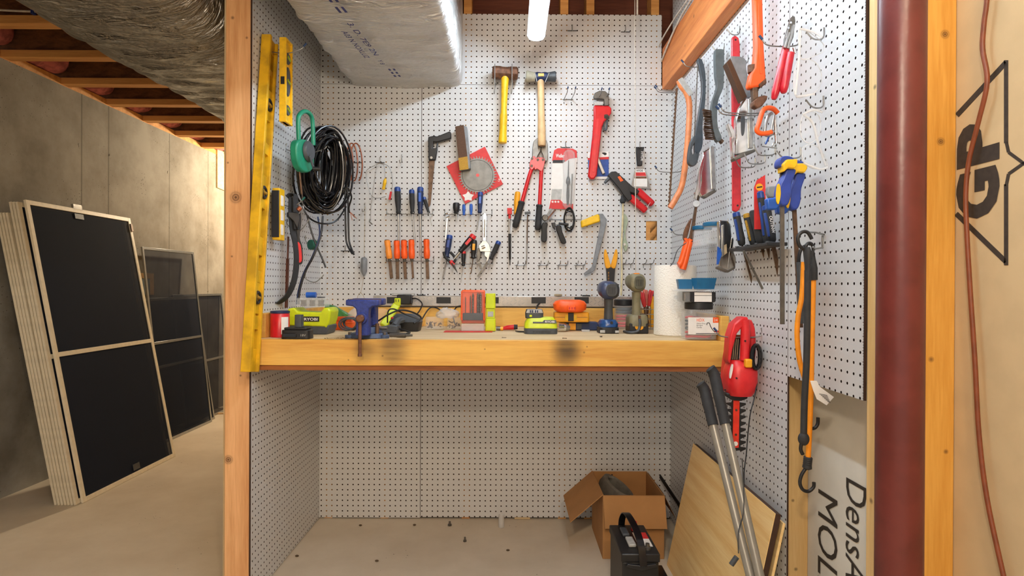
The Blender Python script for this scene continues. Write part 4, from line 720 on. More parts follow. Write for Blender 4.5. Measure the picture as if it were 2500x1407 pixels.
# orange pipe wrench
t = T('pipe_wrench', 'orange pipe wrench hanging head down at the top right', 'wrench'); Y0 = 1.78
t.p('handle', cp(G(), [(1842, -40), (1862, -40), (1866, 110), (1871, 190), (1868, 205), (1852, 212), (1830, 215), (1828, 205), (1833, 180), (1842, 165), (1846, 110)], Y0, .03), 'orange', .006); t.p('rib', cp(G(), [(1850, -40), (1856, -40), (1860, 110), (1862, 180), (1856, 180), (1853, 110)], Y0-.002, .004), 'orange', .001, sub=True)
t.p('heel_jaw', cp(G(), [(1852, 206), (1871, 190), (1872, 203), (1857, 214)], Y0-.002, .032), 'rust', .002); t.p('jaw_shank', cp(G(), [(1837, 212), (1851, 211), (1852, 238), (1840, 246)], Y0+.004, .02), 'brown_steel', .002); t.p('hook_jaw', cp(G(), [(1840, 246), (1852, 236), (1866, 232), (1875, 234), (1873, 243), (1862, 258), (1850, 263), (1840, 258)], Y0, .028), 'rust', .003); t.p('nut', G().cyl(C(1836, 160, Y0+.015), C(1836, 178, Y0+.015), .013), 'rust')
# staple guns
def stapler(lb, Y0, P, m='chrome', twist=0):
    t = T('staple_gun', lb, 'staple gun', 'chrome staple guns'); body, mag, lever, foot = P
    t.p('body', cp(G(), body, Y0, .022), m, .003); t.p('magazine', cp(G(), mag, Y0-.006, .03), 'steel', .002); t.p('lever', cp(G(), s2(lever, 3), Y0-.002, .02), m, .003); t.p('foot', cp(G(), foot, Y0-.004, .03), 'dull_steel', .002); return t
t = stapler('chrome staple gun hanging upright in front of the long red bar', 1.87, ([(1797, 335), (1797, 290), (1806, 262), (1820, 240), (1830, 240), (1842, 248), (1845, 365), (1836, 370), (1795, 378)], [(1827, 240), (1837, 240), (1839, 362), (1829, 362)], [(1776, 303), (1784, 304), (1793, 320), (1796, 340), (1791, 362), (1795, 385), (1789, 384), (1787, 350), (1785, 328)], [(1790, 386), (1812, 372), (1844, 364), (1845, 370), (1812, 384), (1796, 392)]))
t.p('grip_slot', cp(G(), s2([(1809, 288), (1813, 276), (1817, 276), (1819, 300), (1817, 325), (1812, 332), (1809, 320)], 3), 1.8695, .002), 'dark_grey')
stapler('chrome staple gun hanging tilted above the orange-handled shears', 2.19, ([(1716, 372), (1732, 362), (1748, 356), (1750, 440), (1748, 468), (1725, 478), (1713, 480), (1706, 470), (1712, 440), (1710, 410)], [(1733, 357), (1744, 357), (1748, 462), (1739, 462)], [(1719, 376), (1720, 392), (1712, 430), (1710, 460), (1700, 485), (1696, 478), (1702, 450), (1705, 420), (1712, 395)], [(1714, 478), (1745, 462), (1750, 468), (1724, 484)]))
t = stapler('worn chrome staple gun with a blue mark hanging below the red bar', 1.99, ([(1755, 540), (1762, 537), (1778, 538), (1785, 548), (1790, 610), (1798, 630), (1796, 652), (1778, 664), (1755, 652)], [(1763, 550), (1768, 548), (1768, 625), (1763, 628)], [(1786, 580), (1792, 585), (1788, 615), (1780, 655), (1776, 650), (1781, 610)], [(1754, 650), (1778, 660), (1796, 650), (1795, 656), (1778, 666), (1753, 656)]))
t.p('blue_mark', cp(G(), [(1752, 602), (1760, 608), (1762, 622), (1754, 646), (1750, 646)], 1.988, .004), 'blue_bright'); t.p('tape_patch', cp(G(), [(1766, 600), (1774, 596), (1775, 618), (1764, 626)], 1.989, .003), 'string')
# steel bars behind shears
t = T('hedge_shears', 'old shears with orange grips, rusty blades tied with a white tie', 'shears'); Y0 = 2.29
t.p('blade', cp(G(), [(1716, 400), (1722, 402), (1703, 500), (1692, 590), (1682, 600), (1680, 590), (1690, 545), (1700, 497)], Y0, .004), 'brown_steel'); t.p('blade', cp(G(), [(1729, 406), (1734, 408), (1712, 470), (1703, 505), (1688, 600), (1680, 596), (1697, 500)], Y0+.012, .004), 'dull_steel'); t.p('tie', G().cyl(C(1700, 497, Y0-.012), C(1701, 500, Y0+.02), .012), 'white')
t.p('spring', cp(G(), s2([(1686, 535), (1688, 540), (1676, 585), (1668, 582), (1672, 560)], 3), Y0-.004, .01), 'rust', .002)
for q in ([(1672, 590), (1677, 592), (1663, 640), (1656, 648)], [(1685, 590), (1683, 594), (1672, 640), (1667, 658)]): t.p('grip', G().tube(spl([C(*p, Y0) for p in q], 4), .0125, 12), 'orange')
t.p('wire', G().tube(spl([C(1680, 590, Y0-.01), C(1655, 610, Y0-.01), C(1644, 640, Y0), C(1636, 650, Y0)], 5), .0016), 'dark_grey')
# locking pliers
t = T('locking_pliers', 'locking pliers with red dipped handles at the upper right', 'pliers'); Y0 = 1.60
t.p('jaw', cp(G(), [(1933, 40), (1941, 39), (1943, 52), (1938, 90), (1930, 110), (1916, 110), (1918, 92), (1927, 62)], Y0, .014), 'dull_steel', .002); t.p('lever', G().beam(C(1937, 62, Y0-.004), C(1922, 120, Y0-.004), .007, .012), 'steel', .001); t.p('link', G().beam(C(1926, 80, Y0-.008), C(1915, 118, Y0-.008), .006, .01), 'steel', .001)
for q in ((1925, 68), (1931, 55), (1921, 90)): c = C(*q, Y0-.009); t.p('rivet', G().cyl(c, c+V((0, .004, 0)), .003), 'chrome')
t.p('thumb_screw', G().cyl(C(1938, 116, Y0), C(1942, 130, Y0), .004), 'chrome')
for a_, b_ in (((1920, 112), (1889, 243)), ((1931, 128), (1912, 228))): t.p('grip', G().lathe(C(*a_, Y0-(.006 if b_[0] > 1900 else -.004)), C(*b_, Y0-(.006 if b_[0] > 1900 else -.004)), [(0, .007), (.02, .0095), (.5, .0105), (.85, .0105), (.97, .008), (1, .005)], 14), mat('grip_red', (196, 30, 46), .3))
# safety glasses
def glasses(lb, Y0, lens, temple, rim):
    t = T('safety_glasses', lb, 'glasses', 'clear safety glasses'); 
    for q in lens: t.p('lens', cp(G(), s2(q, 4), Y0, .0015), 'lens_clear'); t.p('lens_rim', G().tube([C(x, y, Y0) for x, y in s2(q, 4)], .0011, 6, True), 'frosted', sub=True)
    for q in temple: t.p('temple', G().tube(spl([C(*p) for p in q], 5), .0028, 8), 'frosted')
    t.p('bridge', G().tube(spl([C(*p, Y0) for p in rim], 4), .003, 8), 'frosted')
glasses('clear safety glasses hanging uppermost by the cut edge of the right pegboard', 1.47, ([(1952, 72), (1975, 78), (2008, 105), (2010, 125), (1985, 138), (1958, 145), (1950, 110)], [(1948, 150), (1985, 148), (2004, 175), (2004, 205), (1985, 228), (1945, 238), (1938, 200)]), ([(1952, 70, 1.47), (1985, 78, 1.46), (2008, 92, 1.45)], [(1945, 236, 1.47), (1990, 230, 1.45)]), ((1954, 75), (1952, 110), (1950, 148), (1946, 190), (1942, 232)))
glasses('clear safety glasses hanging lower, above the blue and yellow clamps', 1.46, ([(1958, 285), (1985, 272), (2002, 290), (2000, 330), (1975, 350), (1955, 330)], [(1960, 360), (1990, 355), (2015, 385), (2018, 410), (1985, 412), (1962, 395)]), ([(1960, 280, 1.46), (1985, 268, 1.45), (2008, 275, 1.44)], [(1962, 398, 1.46), (2000, 413, 1.45), (2022, 408, 1.44)]), ((1962, 280), (1984, 300), (1996, 345), (2006, 375), (2016, 405)))
# clamps small
t = T('g_clamp', 'small orange G-clamp hanging on the long twin hook', 'clamp', 'small G-clamps'); Y0 = 1.70
t.p('frame', G().tube(spl([C(*q, Y0) for q in ((1899, 277), (1888, 266), (1873, 264), (1862, 272), (1853, 300), (1848, 318), (1858, 326), (1876, 325), (1884, 322))], 5), .0068, 10), 'orange'); t.p('screw', G().cyl(C(1880, 330, Y0), C(1890, 280, Y0), .0035), 'steel'); t.p('tommy_bar', G().cyl(C(1860, 357, Y0), C(1897, 362, Y0), .002), 'steel')
t = T('g_clamp', 'small silver G-clamp hanging behind the orange one', 'clamp', 'small G-clamps'); Y0 = 1.725
t.p('frame', G().tube(spl([C(*q, Y0) for q in ((1885, 276), (1875, 285), (1868, 310), (1868, 328), (1880, 330), (1890, 320))], 5), .005, 10), 'steel'); t.p('screw', G().lathe(C(1892, 283, Y0), C(1895, 350, Y0), [(0, .005), (.6, .005), (.62, .008), (.7, .008), (.72, .004), (1, .004)], 12), 'chrome'); t.p('tommy_bar', G().tube(spl([C(1886, 356, Y0), C(1893, 345, Y0), C(1901, 350, Y0)], 3), .002), 'steel'); t.p('swivel', G().cyl(C(1869, 352, Y0), C(1884, 318, Y0), .0028), 'blue_bright')
# red carded tool and grey plate
t = T('carded_tool', 'red card with a round yellow label half hidden by the files', 'package'); Y0 = 1.82
t.p('card', cp(G(), [(1841, 458), (1848, 440), (1868, 427), (1870, 500), (1870, 560), (1842, 560)], Y0, .002), 'red_card'); k = t.last; c = C(1854, 457, Y0-.0006); t.p('round_label', G().cyl(c, c+V((0, .0005, 0)), .011, n=24), 'amber', sub=True); t.p('text_bar', G().beam(C(1848, 458, Y0-.001), C(1861, 456, Y0-.001), .004, .0004), 'ink', sub=True)
Y0 = 1.70; one('grey_plate', cp(G(), [(1876, 455), (1904, 453), (1902, 470), (1893, 482), (1880, 482), (1874, 470)], Y0, .02), 'grey', 'small grey plastic piece hanging left of the blue clamp', 'plastic piece', bev=.003)
# quick grip clamps
def qclamp(lb, dx, Y0, barx, ybot, m='brown_steel'):
    t = T('bar_clamp', lb, 'clamp', 'blue and yellow bar clamps'); sh = lambda P: [(x+dx[0], y+dx[1]) for x, y in P]
    t.p('bar', G().beam(C(1909+dx[0], 395+dx[1], Y0+.02), C(barx, ybot, Y0+.02), .0095, .006), m)
    t.p('head', cp(G(), s2(sh([(1903, 405), (1904, 390), (1914, 381), (1934, 383), (1940, 392), (1935, 402), (1915, 403), (1910, 408)]), 3), Y0, .03), mat('clamp_blue', (44, 70, 160), .4) if 'clamp_blue' not in MATS else 'clamp_blue', .004)
    t.p('pad', cp(G(), sh([(1912, 400), (1922, 389), (1948, 388), (1948, 402), (1941, 412), (1925, 410), (1914, 420)]), Y0-.01, .036), 'yellow', .003)
    t.p('handle', cp(G(), s2(sh([(1922, 412), (1940, 412), (1944, 420), (1934, 450), (1932, 480), (1924, 500), (1910, 500), (1900, 480), (1903, 455), (1912, 435)]), 4), Y0, .028), 'clamp_blue', .005)
    t.p('trigger', cp(G(), sh([(1872, 484), (1893, 482), (1903, 475), (1908, 498), (1896, 512), (1875, 512)]), Y0+.004, .02), 'blue_bright', .004)
    t.p('badge', cp(G(), s2(sh([(1899, 450), (1904, 452), (1906, 475), (1901, 498), (1896, 490), (1896, 465)]), 4), Y0-.002, .004), 'yellow'); return t
qclamp('blue and yellow bar clamp in front, its bar straight down', (0, 0), 1.475, 1910, 792, 'dull_steel'); qclamp('blue and yellow bar clamp hanging behind the front one', (24, 10), 1.53, 1955, 800)
# file rack
t = T('tool_rack', 'black slotted rack holding files on the right pegboard', 'rack'); a, b = C(1799, 611, 1.98), C(1899, 596, 1.66); t.p('shelf', G().beam(a, b, .055, .010, (0, 0, 1)), 'black', .002)
for s_ in (.15, .4, .65, .9): q = a+(b-a)*s_; t.p('slot_lip', G().beam(q+V((0, 0, .006)), q+V((-.03, -.03, .006)), .008, .004, (0, 0, 1)), 'dark_grey')
FL = [('black file handle with blue end, leftmost in the rack', (1797, 520), (1812, 600), (1850, 740), 22, 'rubber', 'blue', 1.93, 'r'), ('file handle with a yellow spotted side', (1822, 523), (1840, 600), (1868, 660), 20, 'rubber', 'mesh_yellow', 1.90, 'r'), ('plain black file handle third from left', (1838, 513), (1858, 597), (1882, 668), 24, 'rubber', None, 1.84, 'f'), ('blue and black file handle standing tallest', (1856, 470), (1872, 595), (1892, 665), 20, 'rubber', 'blue', 1.80, 'f'), ('blue-ended black file handle with white lettering at the right of the rack', (1870, 503), (1886, 592), (1906, 690), 25, 'rubber', 'blue', 1.74, 'f')]
for lb, a_, b_, e_, w_, mh, mc, Y0, kd in FL:
    t = T('file', lb, 'file', 'files in the black rack'); A, Bb, E_ = C(*a_, Y0), C(*b_, Y0), C(*e_, Y0+.01); rr = w_*.5*Y0/F
    t.p('handle', G().lathe(A, Bb, [(0, .6*rr), (.03, .9*rr), (.12, rr), (.5, .95*rr), (.8, 1.05*rr), (.95, .9*rr), (1, .6*rr)], 16, .8), mh)
    if mc: t.p('cap', G().lathe(A, A+(Bb-A)*.12, [(-.2, .6*rr), (0, .95*rr), (.9, 1.04*rr), (1, .6*rr)], 16, .8), mc, sub=True); t.p('inlay', G().beam(A+(Bb-A)*.2+V((-rr*.6, -rr*.5, 0)), A+(Bb-A)*.85+V((-rr*.6, -rr*.5, 0)), rr*.7, rr*.5), mc, .002, sub=True)
    t.p('blade', G().beam(Bb, E_, .012 if kd == 'f' else .006, .004 if kd == 'f' else .006), 'brown_steel', .001)
    if 'lettering' in lb: text('OUTINW', A+(Bb-A)*.3+V((-.004, -rr-.001, 0)), (Bb-A), V((1, 0, .15)), .05, .009, 'label_white', t.last, t.off, bold=.02, lift=.0015)
for a_, b_, lb in (((1815, 612), (1862, 706), 'thin grey needle file hanging under the black rack, left one'), ((1893, 600), (1912, 712), 'flat grey file blade under the right end of the rack')):
    one('file', G().beam(C(*a_, 1.84), C(*b_, 1.84), .007, .003), 'dull_steel', lb, 'file', 'files in the black rack', bev=.0008)
# clear jars
t = T('jar_shelf', 'clear plastic wall shelf carrying two lidded jars', 'shelf'); Y0 = 2.10
def zslab(pts, z, th): return G().prism([Z(x, y, z) for x, y in pts], (0, 0, th))
xw = XR-.002; zj = 1.119+(699-596)/F*2.2
g = G(); g.bb(xw-.085, xw, 2.10, 2.36, zj-.004, zj); t.p('shelf', g, 'clear'); g = G(); g.bb(xw-.085, xw-.082, 2.10, 2.36, zj, zj+.02); t.p('lip', g, 'clear'); g = G(); g.bb(xw-.004, xw, 2.10, 2.36, zj-.14, zj+.02); t.p('back_plate', g, 'clear')
for i, (y, lb) in enumerate(((2.29, 'clear jar with a blue lid on the wall shelf, behind its twin'), (2.16, 'clear jar with a blue lid on the wall shelf, nearer the camera'))):
    t = T('jar', lb, 'jar', 'clear jars with blue lids'); c = V((xw-.046, y, zj+.001)); t.p('body', G().lathe(c, c+V((0, 0, .062)), [(0, .033), (.04, .036), (.85, .036), (.9, .033), (1, .033)], 24), 'clear'); t.p('lid', G().lathe(c+V((0, 0, .0625)), c+V((0, 0, .077)), [(0, .036), (.1, .037), (.9, .037), (1, .034)], 24), 'teal')
# hedge trimmer
t = T('hedge_trimmer', 'red electric shear trimmer hanging below the right end of the bench', 'hedge trimmer'); Y0 = 1.84; YH = Y0+.03
t.p('body', G().se([(C(1803, 878, YH), .03, .030), (C(1806, 886, YH), .040, .040), (C(1807, 905, YH), .048, .048), (C(1806, 930, YH), .049, .05), (C(1805, 950, YH), .045, .05), (C(1804, 964, YH), .036, .04)], (1, 0, 0), (0, 1, 0), 28, 2.6), 'red_plastic'); 
t.p('base_flange', cp(G(), s2([(1766, 935), (1768, 900), (1774, 860), (1782, 855), (1788, 900), (1838, 935), (1840, 964), (1766, 955)], 2), YH+.02, .03), 'red_plastic', .004)
t.p('front_grip', G().tube(spl([C(*q, Y0) for q in ((1818, 782), (1820, 800), (1819, 840), (1818, 880))], 5), .0145, 14), 'red_plastic'); t.p('rear_grip', G().tube(spl([C(*q, YH) for q in ((1826, 785), (1834, 805), (1836, 850), (1832, 890))], 5), .011, 12), 'red_plastic')
t.p('top_bridge', cp(G(), [(1792, 792), (1812, 775), (1826, 774), (1830, 790), (1822, 800), (1812, 800), (1800, 815), (1790, 850), (1783, 890), (1778, 880), (1783, 820)], Y0-.006, .05), 'red_plastic', .006)
t.p('warning_label', cp(G(), [(1788, 818), (1808, 818), (1804, 880), (1781, 880)], Y0+.022, .004), 'black'); k = t.last
for i in range(4): t.p('label_text', G().beam(C(1789+i*4.6, 822, Y0+.0215), C(1784+i*5, 878, Y0+.0215), .002, .0004), 'string', sub=True)
t.p('label_top', cp(G(), [(1790, 818), (1808, 818), (1808, 827), (1789, 827)], Y0+.0213, .001), 'copper', sub=True)
t.p('switch', G().box(C(1826, 887, Y0-.017), (.021, .02, .026)), 'amber', .004); t.p('badge', cp(G(), s2([(1783, 915), (1787, 895), (1790, 890), (1789, 905), (1784, 925)], 3), Y0-.012, .01), 'label_white')
for q in ((1820, 833), (1799, 924), (1771, 953)): c = C(*q, Y0-.018); t.p('screw', G().cyl(c, c+V((0, .004, 0)), .0025), 'black')
t.p('gear_collar', cp(G(), [(1773, 960), (1826, 963), (1826, 974), (1810, 980), (1788, 978), (1773, 968)], Y0+.01, .03), 'black', .003)
t.p('guide_bar', cp(G(), [(1791, 978), (1806, 978), (1804, 1094), (1789, 1094)], Y0+.016, .004), mat('bar_bright_red', (232, 56, 36), .4), .001); k = t.last; c = C(1796, 1084, Y0+.0155); t.p('hand_symbol', G().cyl(c, c+V((0, .0003, 0)), .007, n=20), 'label_white', sub=True)
for q in ((1798, 1002), (1797, 1062)): c = C(*q, Y0+.014); t.p('bolt', G().cyl(c, c+V((0, .003, 0)), .0035), 'brown_steel', sub=True)
g = G(); A = [(1788, 978)]
for i in range(8): y = 983+i*15.5; A += [(1786, y), (1774, y+1), (1773, y+4), (1784, y+10)]
A += [(1786, 1103), (1806, 1100)]
for i in range(7, -1, -1): y = 983+i*15.5; A += [(1808, y+12), (1821, y+6), (1821, y+2), (1808, y)]
t.p('blade', cp(g, A, Y0+.0205, .003), 'black')
pts = [C(1846+10*math.cos(a_*.55)+2*math.sin(a_*.21), 872-(a_ % 3)*.4+30*math.sin(a_*.55), 1.84+.018*math.sin(a_*.09)) for a_ in range(0, 74)]
t.p('cord_bundle', G().tube(pts, .0045, 8), 'black_gloss'); t.p('cord', G().tube(spl([C(*q) for q in ((1846, 900, 1.86), (1848, 930, 1.84), (1842, 970, 1.82), (1832, 1010, 1.80), (1826, 1060, 1.80), (1822, 1110, 1.78), (1817, 1150, 1.76), (1816, 1200, 1.72))], 6), .0018), 'black')
hookR(1859, 823, .125, 'long blue-tipped hook holding the red trimmer', two=False)
# bungee cords
t = T('peg_hook', 'wire bracket hook carrying the bungee cords', 'hook', 'peg hooks on the right pegboard'); t.p('bracket', G().tube([R(2008, 575, .002), R(2008, 605, .002), R(1990, 608, .05), R(1985, 603, .06)], .0022), 'hook_wire'); t.p('bracket', G().tube([R(2012, 573, .002), R(1992, 568, .04), R(1970, 567, .065)], .0022), 'hook_wire')
def bungee(lb, Y0, cord, w_, m, top, bot, mh='black'):
    t = T('bungee_cord', lb, 'bungee cord', 'bungee cords and rubber straps'); t.p('cord', G().tube(spl([C(*q, Y0) for q in cord], 6), w_, 10), m)
    for k, P in (('hook', top), ('hook', bot)):
        if P: t.p(k, G().tube(spl([C(*q, Y0) for q in P], 6), .0042, 10), mh)
    return t
t = bungee('black rubber strap hanging in front, hooked at both ends', 1.43, [(1972, 660), (1971, 760), (1969, 880), (1964, 980), (1962, 1060)], .0075, 'rubber', [(1968, 612), (1952, 600), (1948, 580), (1958, 567), (1972, 568), (1982, 584)], [(1962, 1065), (1957, 1082), (1955, 1098), (1960, 1110)])
t.p('hook_sleeve', G().lathe(C(1970, 604, 1.43), C(1972, 690, 1.43), [(0, .010), (.1, .013), (.3, .011), (.5, .009), (1, .008)], 14, .6), 'rubber'); t.p('knot', G().ell(C(1962, 1072, 1.43), .013, .012, .016), 'rubber')
t = bungee('orange bungee cord ending in a big black hook near the floor', 1.475, [(1986, 680), (1984, 760), (1982, 860), (1980, 960), (1976, 1060), (1973, 1118)], .0062, mat('bungee_orange', (242, 150, 24), .5, var=.05), [(1986, 612), (1984, 600), (1976, 594), (1968, 600), (1966, 615)], [(1970, 1140), (1957, 1160), (1953, 1180), (1960, 1196), (1974, 1200), (1986, 1190), (1987, 1178)])
t.p('hook_sleeve', G().lathe(C(1983, 612, 1.475), C(1986, 684, 1.475), [(0, .006), (.3, .009), (.6, .0135), (1, .012)], 14, .7), 'rubber'); t.p('hook_sleeve', G().lathe(C(1973, 1116, 1.475), C(1970, 1146, 1.475), [(0, .011)]+[(.08*i, .0125 if i % 2 else .0115) for i in range(1, 10)]+[(.9, .013), (1, .008)], 14, .8), 'rubber')
t = bungee('looped orange bungee cord bowing out left of the black strap', 1.50, [(1962, 640), (1958, 720), (1949, 770), (1946, 820), (1952, 880), (1966, 930), (1972, 965)], .0062, 'bungee_orange', None, [(1975, 990), (1978, 1040), (1988, 1046), (1996, 1036), (1997, 1020)])
t.p('hook_sleeve', G().cyl(C(1972, 962, 1.5), C(1975, 1000, 1.5), .009, .007), 'rubber'); t.p('paper_tag', G().prism([C(x, y, 1.44) for x, y in ((1978, 930), (1994, 930), (2002, 945), (2036, 970), (2018, 990), (1994, 975), (1986, 955))], (0, .0008, 0)), 'label_white')
kk = t.last
for i in range(6): t.p('tag_text', G().beam(C(2000+i*4, 962+i*3.6, 1.4396), C(2020+i*1.5, 966+i*3.6, 1.4396), .0012, .0002), 'ink', sub=True)
t = bungee('grey webbing strap with a steel hook hanging at the back of the bungees', 1.53, [(1952, 640), (1955, 720), (1954, 790)], .0075, 'dark_grey', [(1968, 600), (1958, 606), (1952, 620), (1950, 640)], None)
# ================================================================== on the workbench
def on(px, y, z=ZB): return V((C(px, 700, y).x, y, z))         # a point at depth y under image column px
def zz(py, y): return C(1250, py, y).z
HY = ZB+.0005
def sbox(c, sx, sy, z0, z1, taper=1.0, p=5, n=32): return G().se([((c.x, c.y, z0), sx/2, sy/2), ((c.x, c.y, z1), sx/2*taper, sy/2*taper)], (1, 0, 0), (0, 1, 0), n, p)
def rbox(c, sx, sy, z0, z1, a=0): return G().box((c.x, c.y, (z0+z1)/2), (sx, sy, z1-z0), Matrix.Rotation(a, 3, 'Z'))
# diamond plate power strip
mat('diamond_plate', (196, 188, 180), .3, .7, sc=12); t = T('power_strip', 'diamond plate power strip mounted above the back ledger', 'power strip'); x0, x1 = B(915, 730).x, B(1560, 730).x; z0, z1 = B(1200, 748).z, B(1200, 723).z
g = G(); g.bb(x0, x1, D-.034, D-.001, z0, z1); t.p('housing', g, 'diamond_plate', .002); random.seed(2); k = t.last; g = G()
for i in range(66):
    for j in range(3):
        x = x0+.012+i*(x1-x0-.02)/66; z = z0+.009+j*.0155+(.007 if i % 2 else 0); s_ = 1 if (i+j) % 2 else -1; c = V((x, D-.0345, min(z, z1-.006))); g.beam(c+V((-.0055, 0, -.0045*s_)), c+V((.0055, 0, .0045*s_)), .0024, .002)
o_ = emit('tread_pattern', g, 'steel', t.off); o_.parent = k; o_['kind'] = 'stuff'
for px in (962, 1083, 1200, 1315, 1420): c = B(px, 733.5, .0345); g = G(); g.bb(c.x-.034, c.x+.034, c.y-.002, c.y+.002, c.z-.015, c.z+.015); t.p('outlet', g, 'black', .001)
t = T('power_adapter', 'black plug-in adapter on the left of the power strip', 'adapter'); c = B(988, 732, .062); t.p('body', rbox(c, .066, .05, c.z-.022, c.z+.024), 'black', .005); t.p('cord', G().tube(spl([c+V((.034, 0, .005)), c+V((.06, -.01, .004)), c+V((.085, -.02, -.02)), c+V((.07, -.05, -.06)), c+V((.04, -.08, -.085))], 6), .003), 'black')
for i in range(5): t.p('vent_rib', G().beam(c+V((.0335, -.018+i*.009, -.015)), c+V((.0335, -.018+i*.009, .018)), .003, .002, (1, 0, 0)), 'dark_grey', sub=True)
c = B(985, 717, .03); one('small_tray', rbox(c, .105, .03, z1+.001, z1+.011), 'pale_grey', 'flat grey case lying on top of the power strip', 'case', bev=.002)
# red can
c = on(684, 2.23); t = T('can', 'red can with a dark lid at the left end of the bench', 'can'); t.p('body', G().lathe(c+V((0, 0, .0005)), c+V((0, 0, .088)), [(0, .032), (.02, .034), (.97, .034), (1, .032)], 30), 'red'); t.p('lid', G().lathe(c+V((0, 0, .0881)), c+V((0, 0, .097)), [(0, .034), (.3, .0345), (.9, .0345), (1, .031)], 30), 'navy')
k = t.last; g = G(); a0 = -.35; R_ = .0346; P = [c+V((math.cos(a_)*R_, -abs(math.sin(a_))*R_, 0)) for a_ in [a0*0+.25+.12*i for i in range(8)]]; g.face_ring([[p+V((0, 0, .012)) for p in P]+[p*1+V((0, 0, .012))+V((0, .0005, 0)) for p in P[::-1]], [p+V((0, 0, .075)) for p in P]+[p+V((0, 0, .075))+V((0, .0005, 0)) for p in P[::-1]]]); t.p('label', g, 'label_white')
# black battery
c = on(727, 2.166); t = T('battery_pack', 'black tool battery pack on the left front edge of the bench', 'battery'); t.p('body', sbox(c, .102, .060, HY, HY+.032, .97, 6), 'black', .002); t.p('top_rail', rbox(c, .080, .050, HY+.032, HY+.041), 'black', .003); t.p('stem', sbox(c+V((.002, .01, 0)), .027, .03, HY+.041, HY+.085, .95, 5), 'dark_grey', .001); t.p('grip_panel', rbox(c+V((-.018, -.0285, 0)), .05, .006, HY+.006, HY+.022), 'black_gloss', .002); k = t.last
text('18V', c+V((.022, -.0312, HY-c.z+.010)), (1, 0, 0), (0, 0, 1), .018, .008, 'pale_grey', k, t.off)
# lime charger
c = on(768, 2.42); t = T('battery_charger', 'lime green battery charger with a dark base at the left of the bench', 'charger'); yc = c.y
t.p('base', G().prism([V((c.x+a_, yc-.075, HY+b_)) for a_, b_ in ((-.080, 0), (.070, 0), (.080, .022), (.080, .036), (-.085, .036), (-.085, .012))], (0, .11, 0)), 'dark_grey', .003)
t.p('shell', G().prism([V((c.x+a_, yc-.078, HY+b_)) for a_, b_ in ((-.088, .034), (.062, .030), (.072, .024), (.084, .06), (.088, .092), (.078, .104), (.060, .104), (.048, .086), (-.04, .088), (-.055, .104), (-.078, .100), (-.088, .07))], (0, .115, 0)), 'lime', .006); k = t.last
g = G(); g.bb(c.x-.018, c.x+.044, yc-.0795, yc-.0775, HY+.050, HY+.070); t.p('name_plate', g, 'black'); text('RYOBI', V((c.x-.014, yc-.0797, HY+.054)), (1, 0, 0), (0, 0, 1), .052, .011, 'label_white', t.last, t.off, bold=.02)
# compartment box on the charger
cz = HY+.1055; cb = V((c.x+.005, yc-.03, cz)); t = T('parts_box', 'clear compartment box of black fittings lying on the lime charger', 'box'); g = G(); g.bb(cb.x-.052, cb.x+.052, cb.y-.04, cb.y+.04, cz, cz+.003); t.p('floor', g, 'clear')
for s_ in ((cb.x-.052, cb.x+.052, cb.y-.04, cb.y-.038), (cb.x-.052, cb.x+.052, cb.y+.038, cb.y+.04), (cb.x-.052, cb.x-.05, cb.y-.038, cb.y+.038), (cb.x+.05, cb.x+.052, cb.y-.038, cb.y+.038), (cb.x-.018, cb.x-.0165, cb.y-.038, cb.y+.038), (cb.x+.017, cb.x+.0185, cb.y-.038, cb.y+.038)): g = G(); g.bb(*s_, cz+.003, cz+.033); t.p('wall', g, 'clear')
g = G(); g.bb(cb.x-.053, cb.x+.053, cb.y-.041, cb.y+.041, cz+.0335, cz+.036); t.p('lid', g, 'clear')
for i in range(3):
    q = V((cb.x-.034+i*.034, cb.y-.01, cz+.0035)); one('fitting', G().lathe(q, q+V((0, 0, .024)), [(0, .011), (.3, .013), (.4, .010), (1, .012)], 14), 'black', 'black fitting in the %s compartment of the clear box' % ('left', 'middle', 'right')[i], 'fitting', 'fittings in the clear box')
q = V((cb.x-.004, cb.y-.01, cz+.0475)); one('tape_roll', G().cyl(q+V((-.02, 0, 0)), q+V((.018, 0, 0)), .0112), 'blue_bright', 'small blue roll lying on the clear compartment box', 'roll', bev=.001); q = V((cb.x+.034, cb.y-.01, cz+.0365)); one('disc', G().lathe(q, q+V((0, 0, .004)), [(0, .013), (.5, .016), (1, .014)], 20), 'dark_grey', 'dark flat disc lying on the clear compartment box', 'disc')
# orange box, green pack, bag, tangle
c = on(838, 2.62); one('tool_case', rbox(c, .10, .07, HY, HY+.036), 'orange', 'low orange case behind the vise, left side', 'case', bev=.003); q = V((c.x, c.y, HY+.0365)); one('tool_tray', rbox(q, .085, .06, q.z, q.z+.02), 'clear_red', 'translucent brownish tray on the low orange case', 'tray', bev=.003)
q = V((c.x-.055, c.y+.08, HY)); g = G().prism([q+V((a_, 0, b_)) for a_, b_ in ((-.055, .0), (.045, .0), (.07, .055), (-.01, .10), (-.05, .108))], (0, .03, 0)); one('parts_bag', g, mat('green_bag', (60, 150, 90), .2, alpha=.75), 'green and clear plastic packet standing behind the lime charger', 'bag', bev=.004)
q = V((c.x+.045, c.y+.09, HY)); g = G().ell(q+V((0, 0, .045)), .05, .03, .045, 14, 8); [v.__iadd__(V((random.uniform(-.006, .006), random.uniform(-.004, .004), random.uniform(-.004, .006) if v.z > HY+.01 else 0))) for v in g.v]; one('plastic_bag', g, 'frosted', 'crumpled clear plastic bag behind the vise', 'bag')
random.seed(4); q = V((c.x+.05, c.y-.08, HY+.03)); pts = [q+V((.036*math.cos(i*.35)+.01*math.sin(i*.11), .02*math.sin(i*.21), .024*math.sin(i*.35)*(1+.1*math.sin(i*.17)))) for i in range(80)]; one('cord', G().tube(pts, .0032, 7), 'dark_grey', 'grey cord coiled on edge left of the vise', 'cord')
